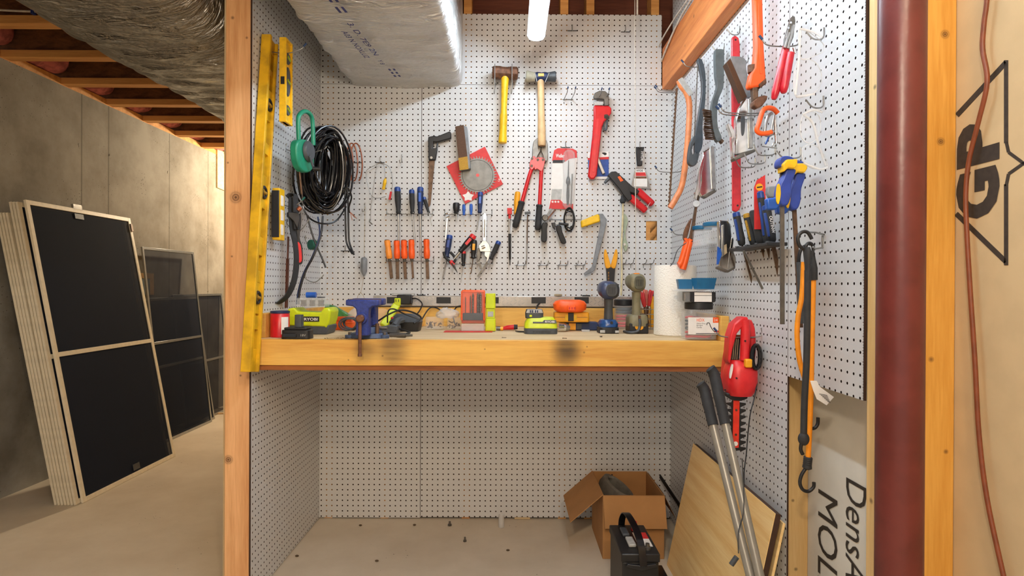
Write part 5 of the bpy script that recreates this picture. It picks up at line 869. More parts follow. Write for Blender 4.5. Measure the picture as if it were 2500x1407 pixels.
# vise
t = T('bench_vise', 'blue bench vise mounted at the front of the bench', 'vise'); yv = 2.16; xc = C(887, 700, yv-.03).x; PXV = (yv-.05)/F
def vx(p): return xc+(p-887)*PXV
zt = zz(733, yv-.05); t.p('base', sbox(V((xc, yv+.06, 0)), .135, .12, HY, HY+.018, .95, 3), mat('vise_grey', (74, 92, 124), .5, .3), .002)
for a_ in (-.062, .062): q = V((xc+a_, yv+.03, HY+.012)); t.p('mount_lug', G().cyl(q-V((0, 0, .0115)), q, .018, n=16), 'vise_grey', .001); t.p('mount_bolt', G().cyl(q, q+V((0, 0, .010)), .007, n=6), 'dull_steel')
t.p('swivel', G().cyl((xc, yv+.07, HY+.018), (xc, yv+.07, HY+.04), .046, .04, 28), 'vise_grey', .001)
A = [(847, 748), (847, 734), (927, 734), (928, 748), (912, 750), (904, 756), (902, 768), (903, 822), (871, 822), (874, 768), (872, 756), (864, 750)]
t.p('moving_jaw', G().prism([V((vx(a_), yv-.05, zz(b_, yv-.05))) for a_, b_ in A], (0, .045, 0)), 'vise_blue', .004); t.p('fixed_jaw', G().prism([V((vx(a_), yv+.035, zz(b_, yv-.05))) for a_, b_ in ((847, 748), (847, 732), (927, 732), (927, 748), (907, 752), (907, 800), (867, 800), (867, 752))], (0, .05, 0)), 'vise_blue', .004)
t.p('jaw_plate', G().bb(vx(848), vx(926), yv-.006, yv+.004, zt-.022, zt+.0005), 'brown_steel', .0008); t.p('slide', G().bb(vx(876), vx(898), yv-.006, yv+.10, HY+.042, HY+.075), 'vise_blue', .002)
q = V((vx(887), yv-.051, zz(779, yv-.05))); t.p('screw_boss', G().cyl(q+V((0, .004, 0)), q+V((0, -.012, 0)), .021, .019), 'vise_blue', .001); t.p('screw_head', G().lathe(q+V((0, -.010, 0)), q+V((0, -.034, 0)), [(0, .012), (.2, .0135), (.8, .0135), (1, .011)], 20), 'rust'); q2 = q+V((0, -.024, 0)); zb_ = zz(868, yv-.075); t.p('tommy_bar', G().cyl(q2+V((0, 0, .012)), V((q2.x, q2.y, zb_)), .0058), 'rust'); t.p('bar_knob', G().lathe(V((q2.x, q2.y, zb_+.004)), V((q2.x, q2.y, zb_-.006)), [(0, .006), (.3, .0075), (1, .007)], 14), 'rust')
q = V((vx(918), yv+.06, HY+.035)); t.p('swivel_lock', G().cyl(q-V((.03, 0, 0)), q+V((.022, 0, 0)), .006), 'dull_steel'); q = V((vx(914), yv+.02, HY+.018)); t.p('lock_post', G().cyl(q, q+V((0, 0, .036)), .007), 'brown_steel')
random.seed(9); g = G()
for i in range(70): q = V((xc+random.gauss(-.05, .04), yv-.012+random.gauss(.02, .012), HY)); q.y = max(q.y, YB+.004); g.beam(q+V((0, 0, .0015)), q+V((random.uniform(-.004, .004), random.uniform(-.003, .003), .0015)), .0014, .0014, (0, 0, 1))
o_ = one('metal_filings', g, 'soot', 'metal filings scattered around the vise base', 'filings'); o_['kind'] = 'stuff'
q = V((vx(940), yv+.06, HY+.009)); one('steel_rod', G().lathe(q, q+V((.085, -.01, 0)), [(0, .007), (.3, .007), (.35, .0085), (.7, .0085), (.72, .005), (1, .004)], 12), 'dull_steel', 'short steel rod lying right of the vise', 'rod')
# dark tool, lime connector, cords
c = on(945, 2.40); t = T('sander', 'small dark grey power tool lying right of the vise', 'power tool'); t.p('body', G().prism([V((c.x+a_, c.y-.04, HY+b_)) for a_, b_ in ((-.045, .004), (.044, .0), (.05, .02), (.048, .034), (.02, .037), (-.045, .022))], (0, .08, 0)), 'dark_grey', .004); t.p('neck', G().tube(spl([V((c.x+.03, c.y, HY+.03)), V((c.x+.04, c.y+.03, HY+.05)), V((c.x+.05, c.y+.06, HY+.052))], 4), .014), 'dark_grey')
c = on(992, 2.56); t = T('battery_charger', 'dark grey battery charger with angled sides in the middle left of the bench', 'charger'); t.p('base', G().se([((c.x, c.y, HY), .058, .05), ((c.x, c.y, HY+.02), .062, .055), ((c.x, c.y, HY+.04), .066, .058)], (1, 0, 0), (0, 1, 0), 28, 6), 'black', .001); t.p('top', G().se([((c.x, c.y, HY+.04), .066, .058), ((c.x, c.y, HY+.062), .05, .045), ((c.x-.005, c.y, HY+.072), .035, .035)], (1, 0, 0), (0, 1, 0), 28, 6), 'dark_grey', .002); t.p('red_button', G().ell((c.x-.05, c.y-.04, HY+.055), .008, .006, .006), 'red')
c = on(952, 2.66); t = T('extension_plug', 'lime green extension socket with black cord standing against the back ledger', 'plug'); t.p('socket', G().beam((c.x-.03, c.y, HY+.012), (c.x+.02, c.y+.06, HY+.105), .034, .025), 'lime', .005); q = V((c.x+.024, c.y+.055, HY+.118)); t.p('face', G().box(q, (.026, .02, .034)), 'lime', .003)
for a_ in (-.006, .006): g = G(); g.bb(q.x+a_-.0012, q.x+a_+.0012, q.y-.0108, q.y-.009, q.z, q.z+.012); t.p('slot', g, 'black', sub=True)
c = on(930, 2.70); one('cutting_disc', G().lathe(c+V((0, .02, .045)), c+V((0, .0215, .045)), [(0, .0445), (1, .0445)], 32), 'handle_wood', 'tan cutting disc leaning behind the vise', 'disc')
for i, (q, r_, lb) in enumerate((([(890, 790, 2.45), (920, 785, 2.42), (945, 770, 2.42), (975, 758, 2.45), (1005, 762, 2.48), (1028, 776, 2.52), (1010, 790, 2.5)], .0036, 'black cord arching over the dark battery charger'), ([(1020, 800, 2.62), (1030, 780, 2.70), (1050, 752, 2.83), (1072, 755, 2.83), (1085, 770, 2.8)], .0032, 'black cord looping up against the back ledger'), ([(970, 802, 2.40), (1000, 812, 2.35), (985, 815, 2.30), (940, 812, 2.3)], .0036, 'black cord lying flat in front of the dark charger'), ([(1110, 790, 2.75), (1106, 765, 2.84), (1115, 750, 2.84), (1126, 747, 2.84)], .0028, 'short black cord left of the orange bit case'), ([(946, 788, 2.50), (948, 760, 2.48), (962, 755, 2.48), (990, 768, 2.46), (1025, 780, 2.46)], .003, 'second thin cord draped over the dark charger'))):
    P = [C(*p) for p in q]; P = [V((p.x, p.y, max(p.z, HY+r_))) for p in P]; one('cord', G().tube(spl(P, 6), r_), 'black', lb, 'cord', 'loose cords on the bench')
# clear boxes of hardware
for px, y, w_, h_, lb in ((1062, 2.66, .075, .055, 'clear box of small hardware left of the crumpled bag'), (1110, 2.70, .06, .05, 'clear box of hardware beside the orange bit case')):
    c = on(px, y); t = T('hardware_box', lb, 'box', 'clear hardware boxes'); t.p('shell', rbox(c, w_, .06, HY, HY+h_), 'clear', .003); g = G(); random.seed(px)
    for i in range(26): q = V((c.x+random.uniform(-w_*.4, w_*.4), c.y+random.uniform(-.022, .022), HY+.004+random.uniform(0, .025))); g.beam(q, q+V((random.uniform(-.012, .012), random.uniform(-.008, .008), random.uniform(-.003, .008))), .004, .004)
    t.p('hardware', g, 'brown_steel', stuff=True)
c = on(1092, 2.62); g = G().ell(c+V((0, 0, .062)), .05, .035, .03, 16, 9); random.seed(8)
for v in g.v: v += V((random.uniform(-.007, .007), random.uniform(-.004, .004), random.uniform(-.004, .008)))
for v in g.v: v.z = max(v.z, HY+.056) if v.z < HY+.05 else v.z
one('plastic_bag', g, 'frosted', 'crumpled clear plastic bag lying on the clear hardware boxes', 'bag')
c = on(1150, 2.52); g = G(); g.bb(c.x-.11, c.x+.09, c.y-.035, c.y+.04, HY, HY+.002); one('backing_card', g, 'red_card', 'flat red card lying under the orange bit case', 'card')
# orange drill bit case
HB = HY+.0021; c = on(1155, 2.56); t = T('drill_bit_case', 'orange drill bit case standing upright, bits behind a clear cover', 'case'); h_ = .172; t.p('back', rbox(c+V((0, .022, 0)), .100, .02, HB+.03, HB+h_), 'orange', .005)
t.p('index', rbox(c+V((0, .002, 0)), .086, .022, HB+.044, HB+.074), 'dark_grey', .002); 
for i, (w_, hh) in enumerate(((.002, .07), (.0, 0), (.003, .075), (.005, .085), (.0, 0), (.006, .088), (.0065, .088))):
    if w_: q = c+V((-.032+i*.0105, .004, 0)); q.z = HB+.074; t.p('drill_bit', G().lathe(q, q+V((0, 0, hh)), [(0, w_*.8)]+[(.1+.04*j, w_*(1 if j % 2 else .75)) for j in range(21)]+[(1, w_*.2)], 10), 'dull_steel')
t.p('frame', G().tube(spl([c+V((-.047, -.012, 0))+V((0, 0, .045+HB-ZB)), c+V((-.047, -.012, .165+HB-ZB)), c+V((.047, -.012, .165+HB-ZB)), c+V((.047, -.012, .045+HB-ZB))], 1, True), .004), 'orange'); t.p('cover', rbox(c+V((0, -.004, 0)), .098, .03, HB+.03, HB+h_-.004), 'lens_clear', .004); t.p('stand', rbox(c, .096, .05, HB, HB+.0295), 'frosted', .002)
c = on(1198, 2.55); t = T('stud_finder', 'slim lime green tool standing upright beside the orange bit case', 'stud finder'); t.p('lower_body', sbox(c, .044, .03, HB, HB+.052, .96, 6), 'lime', .002); t.p('middle', rbox(c+V((0, .003, 0)), .036, .022, HB+.052, HB+.095), 'lime', .002); t.p('upper_body', sbox(c, .042, .03, HB+.095, HB+.158, .98, 6), 'lime', .002); t.p('window', rbox(c+V((0, -.008, 0)), .024, .004, HB+.060, HB+.082), 'pale_grey', .001)
c = on(1238, 2.60); t = T('utility_knife', 'red folding knife lying on the bench', 'knife'); t.p('handle', G().se([(c+V((-.018, 0, .009)), .008, .006), (c+V((0, 0, .013)), .012, .010), (c+V((.03, 0, .015)), .014, .011)], (0, 1, 0), (0, 0, 1), 16, 3), 'red'); t.p('butt', G().se([(c+V((.03, 0, .015)), .0145, .0115), (c+V((.046, 0, .016)), .012, .010)], (0, 1, 0), (0, 0, 1), 16, 3), 'rubber'); t.p('nose', G().cyl(c+V((-.045, .002, .009)), c+V((-.018, 0, .009)), .0085), 'dull_steel'); t.p('collar', G().cyl(c+V((-.028, 0, .009)), c+V((-.016, 0, .009)), .009), 'amber')
# lime charger with battery
c = on(1320, 2.46); t = T('battery_charger', 'lime green charger with a battery docked, in the middle of the bench', 'charger'); t.p('base', sbox(c, .134, .10, HY, HY+.022, 1, 7), 'dark_grey', .002); t.p('shell', G().se([((c.x, c.y, HY+.022), .067, .05), ((c.x, c.y, HY+.046), .064, .047), ((c.x, c.y+.004, HY+.066), .052, .036)], (1, 0, 0), (0, 1, 0), 32, 7), 'lime', .002); t.p('battery', G().se([((c.x-.026, c.y, HY+.062), .036, .034), ((c.x-.026, c.y, HY+.082), .037, .036), ((c.x-.026, c.y, HY+.098), .032, .034)], (1, 0, 0), (0, 1, 0), 28, 6), 'dark_grey', .001); k = t.last; t.p('battery_top', G().prism([V((c.x-.026+a_, c.y-.037, HY+b_)) for a_, b_ in ((-.034, .084), (.034, .084), (.028, .098), (-.028, .098))], (0, .004, 0)), 'pale_grey', sub=True)
for a_ in (-.042, -.034, -.022, -.014): g = G(); g.bb(c.x+a_-.0025, c.x+a_+.0025, c.y-.0385, c.y-.036, HY+.085, HY+.095); t.p('print_bar', g, 'navy', sub=True)
g = G(); g.bb(c.x-.046, c.x-.036, c.y-.0365, c.y-.033, HY+.068, HY+.076); t.p('lime_tab', g, 'lime', sub=True)
p0 = V((c.x+.012, c.y-.046, HY+.052)); g = G().prism([p0+V((-.045, -.003, -.009)), p0+V((.050, -.003, -.009)), p0+V((.048, -.001, .004)), p0+V((.0, -.001, .004)), p0+V((-.006, -.002, -.003)), p0+V((-.045, -.002, -.003))], (0, .003, 0)); t.p('label_panel', g, 'dark_grey'); text('RYOBI', p0+V((.004, -.0035, -.0065)), (1, 0, 0), (0, 0, 1), .038, .008, 'label_white', t.last, t.off, bold=.02)
for i in range(12): g = G(); x = c.x-.032+i*.006; g.bb(x, x+.0025, c.y-.0508, c.y-.049, HY+.006, HY+.012); t.p('vent', g, 'black')
one('cable', G().tube(spl([V((c.x-.067, c.y+.02, HY+.004)), V((c.x-.09, c.y+.03, HY+.004)), V((c.x-.1, c.y+.06, HY+.004))], 5), .003), 'black', 'short twisted black cord between the red knife and the lime charger', 'cord'); q = B(1318, 740, .045); one('cable', G().tube(spl([q, q+V((-.012, -.02, -.012)), q+V((-.02, -.06, -.03))], 5), .004), 'black', 'black cord plugged into the strip above the lime charger', 'cord')
# stacked cases
c = on(1412, 2.66); t = T('case', 'small navy blue case with amber latches under the yellow one', 'case', 'stacked bit cases'); zb0 = HY; t.p('body', rbox(c, .165, .08, HY, HY+.036), 'navy', .004); t.p('latch', rbox(c+V((-.03, -.041, 0)), .03, .006, HY+.002, HY+.032), 'amber', .001); t.p('band', rbox(c+V((.0, -.0405, 0)), .022, .003, HY+.004, HY+.03), 'dark_grey', .001)
c = on(1394, 2.63); t = T('case', 'yellow bit case in the middle of the stack', 'case', 'stacked bit cases'); t.p('body', rbox(c, .148, .085, HY+.037, HY+.081), 'amber', .005); t.p('latch', rbox(c+V((-.004, -.0435, 0)), .024, .006, HY+.042, HY+.078), 'black', .001); t.p('latch_plate', rbox(c+V((-.004, -.0425, 0)), .05, .004, HY+.045, HY+.070), 'yellow', .001)
for s_ in (-.05, .045): t.p('seam', rbox(c+V((s_, -.0428, 0)), .045, .0016, HY+.058, HY+.0595), 'brown_steel')
c = on(1391, 2.60); t = T('case', 'rounded orange case on top of the stack', 'case', 'stacked bit cases'); t.p('body', G().se([((c.x, c.y, HY+.082), .055, .038), ((c.x, c.y, HY+.092), .069, .046), ((c.x, c.y, HY+.115), .072, .048), ((c.x, c.y, HY+.128), .062, .042), ((c.x, c.y, HY+.134), .045, .03)], (1, 0, 0), (0, 1, 0), 32, 3.2), 'orange'); t.p('latch', rbox(c+V((.004, -.048, 0)), .034, .008, HY+.088, HY+.112), 'orange', .002); k = t.last
for a_ in (-.010, .001, .012): q = V((c.x+.004+a_, c.y-.0525, HY+.099)); t.p('slot', G().se([(q, .0032, .006), (q+V((0, .002, 0)), .0032, .006)], (1, 0, 0), (0, 0, 1), 14, 2), 'red_card', sub=True)
c = on(1377, 2.54); t = T('drill_chuck', 'chrome drill chuck lying left of the stacked cases', 'chuck'); t.p('body', G().lathe(c+V((-.024, 0, .0195)), c+V((.008, 0, .0185)), [(0, .015)]+[(.08*i, .019 if i % 2 else .0178) for i in range(1, 11)]+[(1, .017)], 20), 'chrome'); t.p('jaws', G().lathe(c+V((.008, 0, .0185)), c+V((.026, .0, .017)), [(0, .0165), (.6, .013), (1, .008)], 18), 'steel')
c = on(1430, 2.56); one('clear_tray', rbox(c, .034, .02, HY, HY+.008), 'frosted', 'tiny clear plastic strip in front of the navy case', 'strip', bev=.001)
q = V((B(1362, 720).x, D-.018, z1+.001)); one('tape_ring', G().lathe(q, q+V((0, 0, .010)), [(0, .016), (.2, .019), (.8, .019), (1, .016)], 20), 'string', 'small tan roll lying on the power strip above the orange case', 'roll'); q = V((B(1430, 720).x, D-.018, z1+.001)); one('flat_tool', G().box(q+V((0, 0, .003)), (.036, .02, .006)), 'black', 'small black bar lying on the power strip, right of the tan roll', 'bar', bev=.001)
q = V((B(1030, 720).x, D-.018, z1+.001)); one('flat_tool', G().box(q+V((0, 0, .002)), (.038, .02, .004)), 'black', 'small black bar lying on the left part of the power strip', 'bar', bev=.001)
# drills, seen from behind
def drill(lb, px, y, top, bpx, head, mh, mg, mb, mk, wide, q):
    c = on(px, y); s_ = y/F; z = lambda py: zz(py, y); X_ = lambda p: C(p, 700, y).x; t = T('cordless_drill', lb, 'drill', 'cordless drills'); (hx0, hx1, hy0, hy1) = head; hc = V(((X_(hx0)+X_(hx1))/2, y-.02, (z(hy0)+z(hy1))/2)); hw = (X_(hx1)-X_(hx0))/2; hh = (z(hy0)-z(hy1))/2
    t.p('motor_housing', G().se([(hc+V((0, -.035, 0)), hw*.55, hh*.55), (hc+V((0, -.028, 0)), hw*.85, hh*.82), (hc+V((0, -.01, 0)), hw, hh), (hc+V((0, .04, .004)), hw*.98, hh*.95), (hc+V((0, .085, .006)), hw*.85, hh*.85), (hc+V((-.002, .12, .008)), hw*.7, hh*.7)], (1, 0, 0), (0, 0, 1), 28, 2.4), mh); k = t.last
    t.p('end_cap', G().se([(hc+V((q*hw*.3, -.0365, 0)), hw*.55, hh*.66), (hc+V((q*hw*.3, -.012, 0)), hw*.86, hh*.96), (hc+V((q*hw*.25, .01, 0)), hw*.9, hh*1.02)], (1, 0, 0), (0, 0, 1), 24, 2.6), mk, sub=True)
    for i in range(4): v = hc+V((q*hw*.3+(i-1.5)*hw*.2, -.0372, 0)); t.p('vent', G().beam(v+V((0, 0, -hh*.35)), v+V((0, 0, hh*.35)), .002, .002), 'black', sub=True)
    t.p('chuck', G().lathe(hc+V((-.002, .118, .008)), hc+V((-.004, .165, .008)), [(0, .022), (.3, .02), (1, .008)], 18), 'black')
    gx0, gx1, gy0, gy1 = bpx; gw = (X_(gx1)-X_(gx0))/2; gc = (X_(gx1)+X_(gx0))/2
    t.p('handle', G().se([((gc, y-.004, z(gy1)), gw*1.05, gw*1.35), ((gc, y-.002, z((gy0+gy1)/2)), gw*.94, gw*1.25), ((gc, y-.004, z(gy0)), gw*1.02, gw*1.4)], (1, 0, 0), (0, 1, 0), 24, 2.6), mg); t.p('trigger', G().box((gc-.002, y+.03, z(gy0)-.018), (.014, .016, .034)), 'black', .004)
    return t, c, z, X_
t, c, z, X_ = drill('blue and grey cordless drill standing on its battery', 1484, 2.50, 0, (1475, 1496, 728, 780), (1460, 1508, 686, 730), mat('drill_navy', (50, 60, 92), .35), mat('drill_grey', (66, 68, 70), .55), None, 'drill_grey', 0, .6)
t.p('foot', G().se([((c.x, c.y, HY+.026), .040, .052), ((c.x, c.y, HY+.040), .041, .052), ((c.x, c.y, HY+.054), .032, .042), ((c.x, c.y, z(778)), .022, .03)], (1, 0, 0), (0, 1, 0), 28, 2.8), mat('drill_blue', (30, 74, 132), .25)); t.p('hole', G().cyl((c.x+.008, c.y-.052, HY+.044), (c.x+.008, c.y-.03, HY+.044), .006), 'black', sub=True); t.p('battery', sbox(c, .084, .105, HY, HY+.025, .98, 4.5), 'black', .002); t.p('battery_corner', rbox(c+V((-.029, -.052, 0)), .02, .004, HY+.003, HY+.014), 'pale_grey', .001); t.p('battery_corner', rbox(c+V((.030, -.052, 0)), .016, .004, HY+.003, HY+.013), 'pale_grey', .001)
q = V((X_(1469), c.y-.02, z(719))); t.p('selector', G().ell(q, .009, .009, .006), 'amber')
t, c, z, X_ = drill('olive grey cordless drill with a black battery, right of the blue drill', 1555, 2.50, 0, (1543, 1563, 712, 770), (1532, 1573, 667, 712), 'olive', 'olive', None, 'olive_dark', 0, .15)
t.p('foot', G().se([((c.x, c.y, z(795)), .040, .05), ((c.x, c.y, z(775)), .042, .052), ((c.x, c.y, z(767)), .036, .046)], (1, 0, 0), (0, 1, 0), 28, 4), 'olive', .002); t.p('battery', rbox(c+V((0, 0, 0)), .076, .095, HY, z(787)), 'black', .003); t.p('battery_step', rbox(c+V((0, -.003, 0)), .056, .09, z(787), z(778)), 'black', .002); g = G(); yb = c.y-.0485
t.p('release_tab', G().se([((c.x, yb-.001, z(794)), .017, .015), ((c.x, yb+.002, z(794)), .017, .015)], (1, 0, 0), (0, 0, 1), 20, 2.6), 'amber'); t.p('strap_clip', rbox(V((c.x+.0, yb-.003, 0)), .01, .006, z(778), z(768)), 'rust', .001); P = [V((c.x, yb-.005, z(776))), V((c.x+.001, yb-.009, z(790))), V((c.x-.008, yb-.014, z(804))), V((c.x-.03, yb-.014, HY+.006)), V((c.x-.046, yb+.0, HY+.006)), V((c.x-.052, yb+.05, HY+.006))]; t.p('strap', G().tube(spl(P, 6), .0055, 10), 'dark_grey'); t.p('top_badge', rbox(V((X_(1551), c.y-.02, 0)), .02, .03, z(669), z(667)+.002), 'orange_pale', .001)
# lidded jar with red cords and wire basket with pliers
c = on(1524, 2.74); t = T('jar', 'clear jar with a black lid and red contents between the drills', 'jar'); t.p('body', sbox(c, .088, .088, HY, HY+.105, .98, 4), 'clear', .002); t.p('lid', G().lathe(c+V((0, 0, .106)), c+V((0, 0, .134)), [(0, .042), (.1, .046), (.9, .046), (1, .043)], 28), 'black'); random.seed(3)
for i, m_ in enumerate(('red_plastic', 'red', 'dark_grey')): P = [c+V((.034*math.cos(j*.7), .034*math.sin(j*.7), .007+.031*i+.0014*j)) for j in range(19)]; one('loose_cord', G().tube(spl(P, 5), .005), m_, ('red cord curled in the black-lidded jar', 'darker red cord in the black-lidded jar', 'grey cord in the black-lidded jar')[i], 'cord')
c = on(1584, 2.70); t = T('wire_basket', 'wire basket of pliers and clamps behind the paper towels', 'basket')
for i in range(5): zq = HY+.003+i*.022; t.p('wire_hoop', G().tube([V((c.x+a_*.04, c.y+b_*.035, zq)) for a_, b_ in ((-1, -1), (1, -1), (1, 1), (-1, 1))], .0016, 6, True), 'steel')
for a_, b_ in [(s_, -1) for s_ in (-1, -.5, 0, .5, 1)]+[(s_, 1) for s_ in (-1, 0, 1)]+[(-1, 0), (1, 0)]: q = V((c.x+a_*.04, c.y+b_*.035, HY+.001)); t.p('wire_upright', G().tube([q, q+V((0, 0, .10))], .0014, 6), 'steel')
for i, (a_, b_, m_, lb) in enumerate((((1563, 712), (1585, 795), 'red_card', 'red-handled pliers leaning left in the wire basket'), ((1572, 706), (1580, 795), 'mallet_red', 'salmon-handled pliers upright in the wire basket'), ((1588, 708), (1575, 795), 'red_card', 'red pliers leaning right in the wire basket'))):
    if m_ not in MATS: mat(m_, (214, 110, 88), .5)
    A, E_ = C(*a_, c.y-.015+i*.015), C(*b_, c.y-.015+i*.015); E_.z = max(E_.z, HY+.008); t = T('pliers', lb, 'pliers', 'pliers in the wire basket'); M_ = A+(E_-A)*.45; t.p('handle', G().lathe(A, M_, [(0, .004), (.1, .0075), (.8, .007), (1, .005)], 10), m_); t.p('handle', G().lathe(A+V((.012, .004, -.004)), M_+V((.004, 0, 0)), [(0, .004), (.1, .0075), (.8, .007), (1, .005)], 10), m_); t.p('jaw', G().lathe(M_, E_, [(0, .006), (.3, .012), (1, .004)], 8, .6), 'rust')
q = C(1592, 716, c.y+.02); t = T('marker', 'black and yellow capped tube standing in the wire basket', 'tube'); t.p('body', G().cyl(V((q.x, q.y, HY+.01)), V((q.x, q.y, zz(722, q.y))), .009), 'amber'); t.p('cap', G().cyl(V((q.x, q.y, zz(722, q.y))), q, .0085), 'navy')
# paper towels
m_, nt_, b_ = base('towel'); lk_ = nt_.links.new; tc_ = nn(nt_, 'ShaderNodeTexCoord'); vo_ = nn(nt_, 'ShaderNodeTexVoronoi'); vo_.inputs['Scale'].default_value = 160; lk_(tc_.outputs['Object'], vo_.inputs['Vector']); bu_ = nn(nt_, 'ShaderNodeBump'); bu_.inputs['Strength'].default_value = .5; bu_.inputs['Distance'].default_value = .003; lk_(vo_.outputs['Distance'], bu_.inputs['Height']); lk_(bu_.outputs[0], b_.inputs['Normal']); b_.inputs['Base Color'].default_value = lin((236, 232, 222)); b_.inputs['Roughness'].default_value = .9
c = on(1647, 2.40); t = T('paper_towel_roll', 'white roll of paper towels standing on the bench', 'paper towels'); R_ = .0805; t.p('roll', G().face_ring([[c+V((math.cos(2*math.pi*j/56)*q, math.sin(2*math.pi*j/56)*q, hh)) for j in range(56)] for q, hh in ((.022, .0005), (R_-.003, .0005), (R_, .004), (R_, .272), (R_-.002, .276), (.022, .277))], caps=False), 'towel'); k = t.last; t.p('core', G().face_ring([[c+V((math.cos(2*math.pi*j/30)*.022, math.sin(2*math.pi*j/30)*.022, hh)) for j in range(30)] for hh in (.0005, .277)], caps=False), 'kraft'); a1 = c+V((R_*.985, -.018, 0)); t.p('loose_sheet', G().prism([a1+V((0, 0, .003)), a1+V((.012, .03, .003)), a1+V((.012, .03, .27)), a1+V((0, 0, .274))], (.0008, .0004, 0)), 'towel')
# HDX jar stack at the right end
c = on(1716, 2.20); c.x = min(c.x, XR-.031-.056); t = T('jar', 'square clear jar of bungee cords with a white printed label, bench right end', 'jar'); t.p('body', G().se([((c.x, c.y, HY), .048, .048), ((c.x, c.y, HY+.005), .054, .054), ((c.x, c.y, HY+.09), .054, .054), ((c.x, c.y, HY+.104), .048, .048), ((c.x, c.y, HY+.11), .046, .046)], (1, 0, 0), (0, 1, 0), 36, 6), 'clear'); t.p('lid', G().lathe(c+V((0, 0, .1105)), c+V((0, 0, .136)), [(0, .046)]+[(.05+.9*i/12, .050 if i % 2 else .0495) for i in range(13)]+[(1, .047)], 36), 'black')
yl = c.y-.0548; g = G(); g.bb(c.x-.054, c.x+.054, yl-.0003, yl+.0003, HY+.022, HY+.083); t.p('label', g, 'label_white'); k = t.last; q = V((c.x, yl-.0004, HY)); text('HDX', q+V((-.024, 0, .068)), (1, 0, 0), (0, 0, 1), .028, .011, 'orange', k, t.off, bold=.0)
for i, s_ in enumerate(('Heavy-Duty', 'Bungee', 'Cords')): text(s_, q+V((-.024, 0, .058-i*.0065)), (1, 0, 0), (0, 0, 1), (.032, .022, .018)[i], .0052, 'ink', k, t.off)
g = G(); g.bb(c.x+.034, c.x+.054, yl-.0006, yl, HY+.064, HY+.083); t.p('orange_corner', g, 'orange', sub=True); text('24', q+V((.037, -.0003, .069)), (1, 0, 0), (0, 0, 1), .013, .009, 'label_white', t.last, t.off); g = G(); g.bb(c.x-.026, c.x+.054, yl-.0006, yl, HY+.024, HY+.0265); t.p('black_line', g, 'ink', sub=True)
t.p('hook_picture', G().tube(spl([q+V((a_, -.0003, b_)) for a_, b_ in ((.012, .056), (.014, .063), (.021, .063), (.024, .055), (.028, .047), (.034, .038), (.042, .030))], 5), .0013, 6), 'ink', sub=True); g = G(); g.bb(c.x+.04, c.x+.054, yl-.0006, yl, HY+.030, HY+.036); t.p('red_tab', g, 'red_plastic', sub=True)
random.seed(12)
for i, m_ in enumerate(('red', 'red_plastic', 'dark_grey', 'black', 'red_card')): P = [c+V((.044*math.cos(j*.62+i), .044*math.sin(j*.62+i), .006+.0165*i+.0011*j+.002*math.sin(j*2.1))) for j in range(11)]; one('bungee_cord', G().tube(spl(P, 5), .0042), m_, ('bright red bungee cord packed in the printed jar', 'second red bungee cord in the printed jar', 'grey bungee cord in the printed jar', 'black bungee cord in the printed jar', 'dull red bungee cord in the printed jar')[i], 'bungee cord', 'bungee cords in the jar')
z2 = c.z+.1365; t = T('food_box', 'clear low box with a black and white labelled lid on the printed jar', 'box'); g = G(); g.bb(c.x-.066, c.x+.046, c.y-.046, c.y+.046, z2, z2+.038); t.p('box', g, 'clear', .004); t.p('black_sleeve', G().prism([V((c.x+a_, c.y-.047, z2+b_)) for a_, b_ in ((-.046, .003), (-.038, .0005), (.040, .0005), (.047, .004), (.047, .037), (-.046, .037))], (0, .094, 0)), 'black', .002); g = G(); g.bb(c.x-.030, c.x+.032, c.y-.0478, c.y-.0468, z2+.002, z2+.036); t.p('white_band', g, 'label_white'); g = G(); g.bb(c.x-.030, c.x+.032, c.y-.0482, c.y-.0476, z2+.024, z2+.0255); t.p('line', g, 'ink', sub=True)
one('bolt', G().lathe((c.x-.056, c.y-.02, z2+.006), (c.x-.056, c.y-.02, z2+.032), [(0, .006), (.25, .006), (.27, .0035), (.9, .0035), (1, .002)], 10), 'dull_steel', 'small bolt standing inside the clear low box', 'bolt')
z3 = z2+.0385; g = G(); rings = []; random.seed(6)
for i in range(9):
    u = i/8; rings.append([V((c.x-.085+.14*u, c.y-.056+.11*j/6, z3+.0015+.004*math.sin(u*7+j)*(.3 if 0 < i < 8 else 1)*(1 if j in (0, 6) else .1)+(.001))) for j in range(7)]+[V((c.x-.085+.14*u, c.y-.056+.11*j/6, z3+.003+.004*math.sin(u*7+j)*(.3 if 0 < i < 8 else 1)*(1 if j in (0, 6) else .1)+.001)) for j in range(6, -1, -1)])
one('paper_sheet', g.face_ring(rings), 'label_white', 'curling white paper sheet under the two blue bins', 'paper'); z4 = z3+.009
def bin_(lb, x, y, w_, d_, h_, a):
    t = T('bin', lb, 'bin', 'small blue bins'); Rm = Matrix.Rotation(a, 3, 'Z'); o = V((x, y, z4)); P = lambda s_, h: [o+Rm @ V((sx*w_/2*s_, sy*d_/2*s_, h)) for sx, sy in ((-1, -1), (1, -1), (1, 1), (-1, 1))]
    t.p('shell', G().face_ring([P(.80, 0), P(1, h_), P(.95, h_), P(.76, .003)]), 'teal', .0008)
bin_('small blue bin on the left, behind its twin on the paper', c.x-.043, c.y+.025, .058, .045, .036, -.1); bin_('small blue bin nearer the camera on the paper, right of its twin', c.x+.012, c.y-.022, .076, .046, .040, .12)
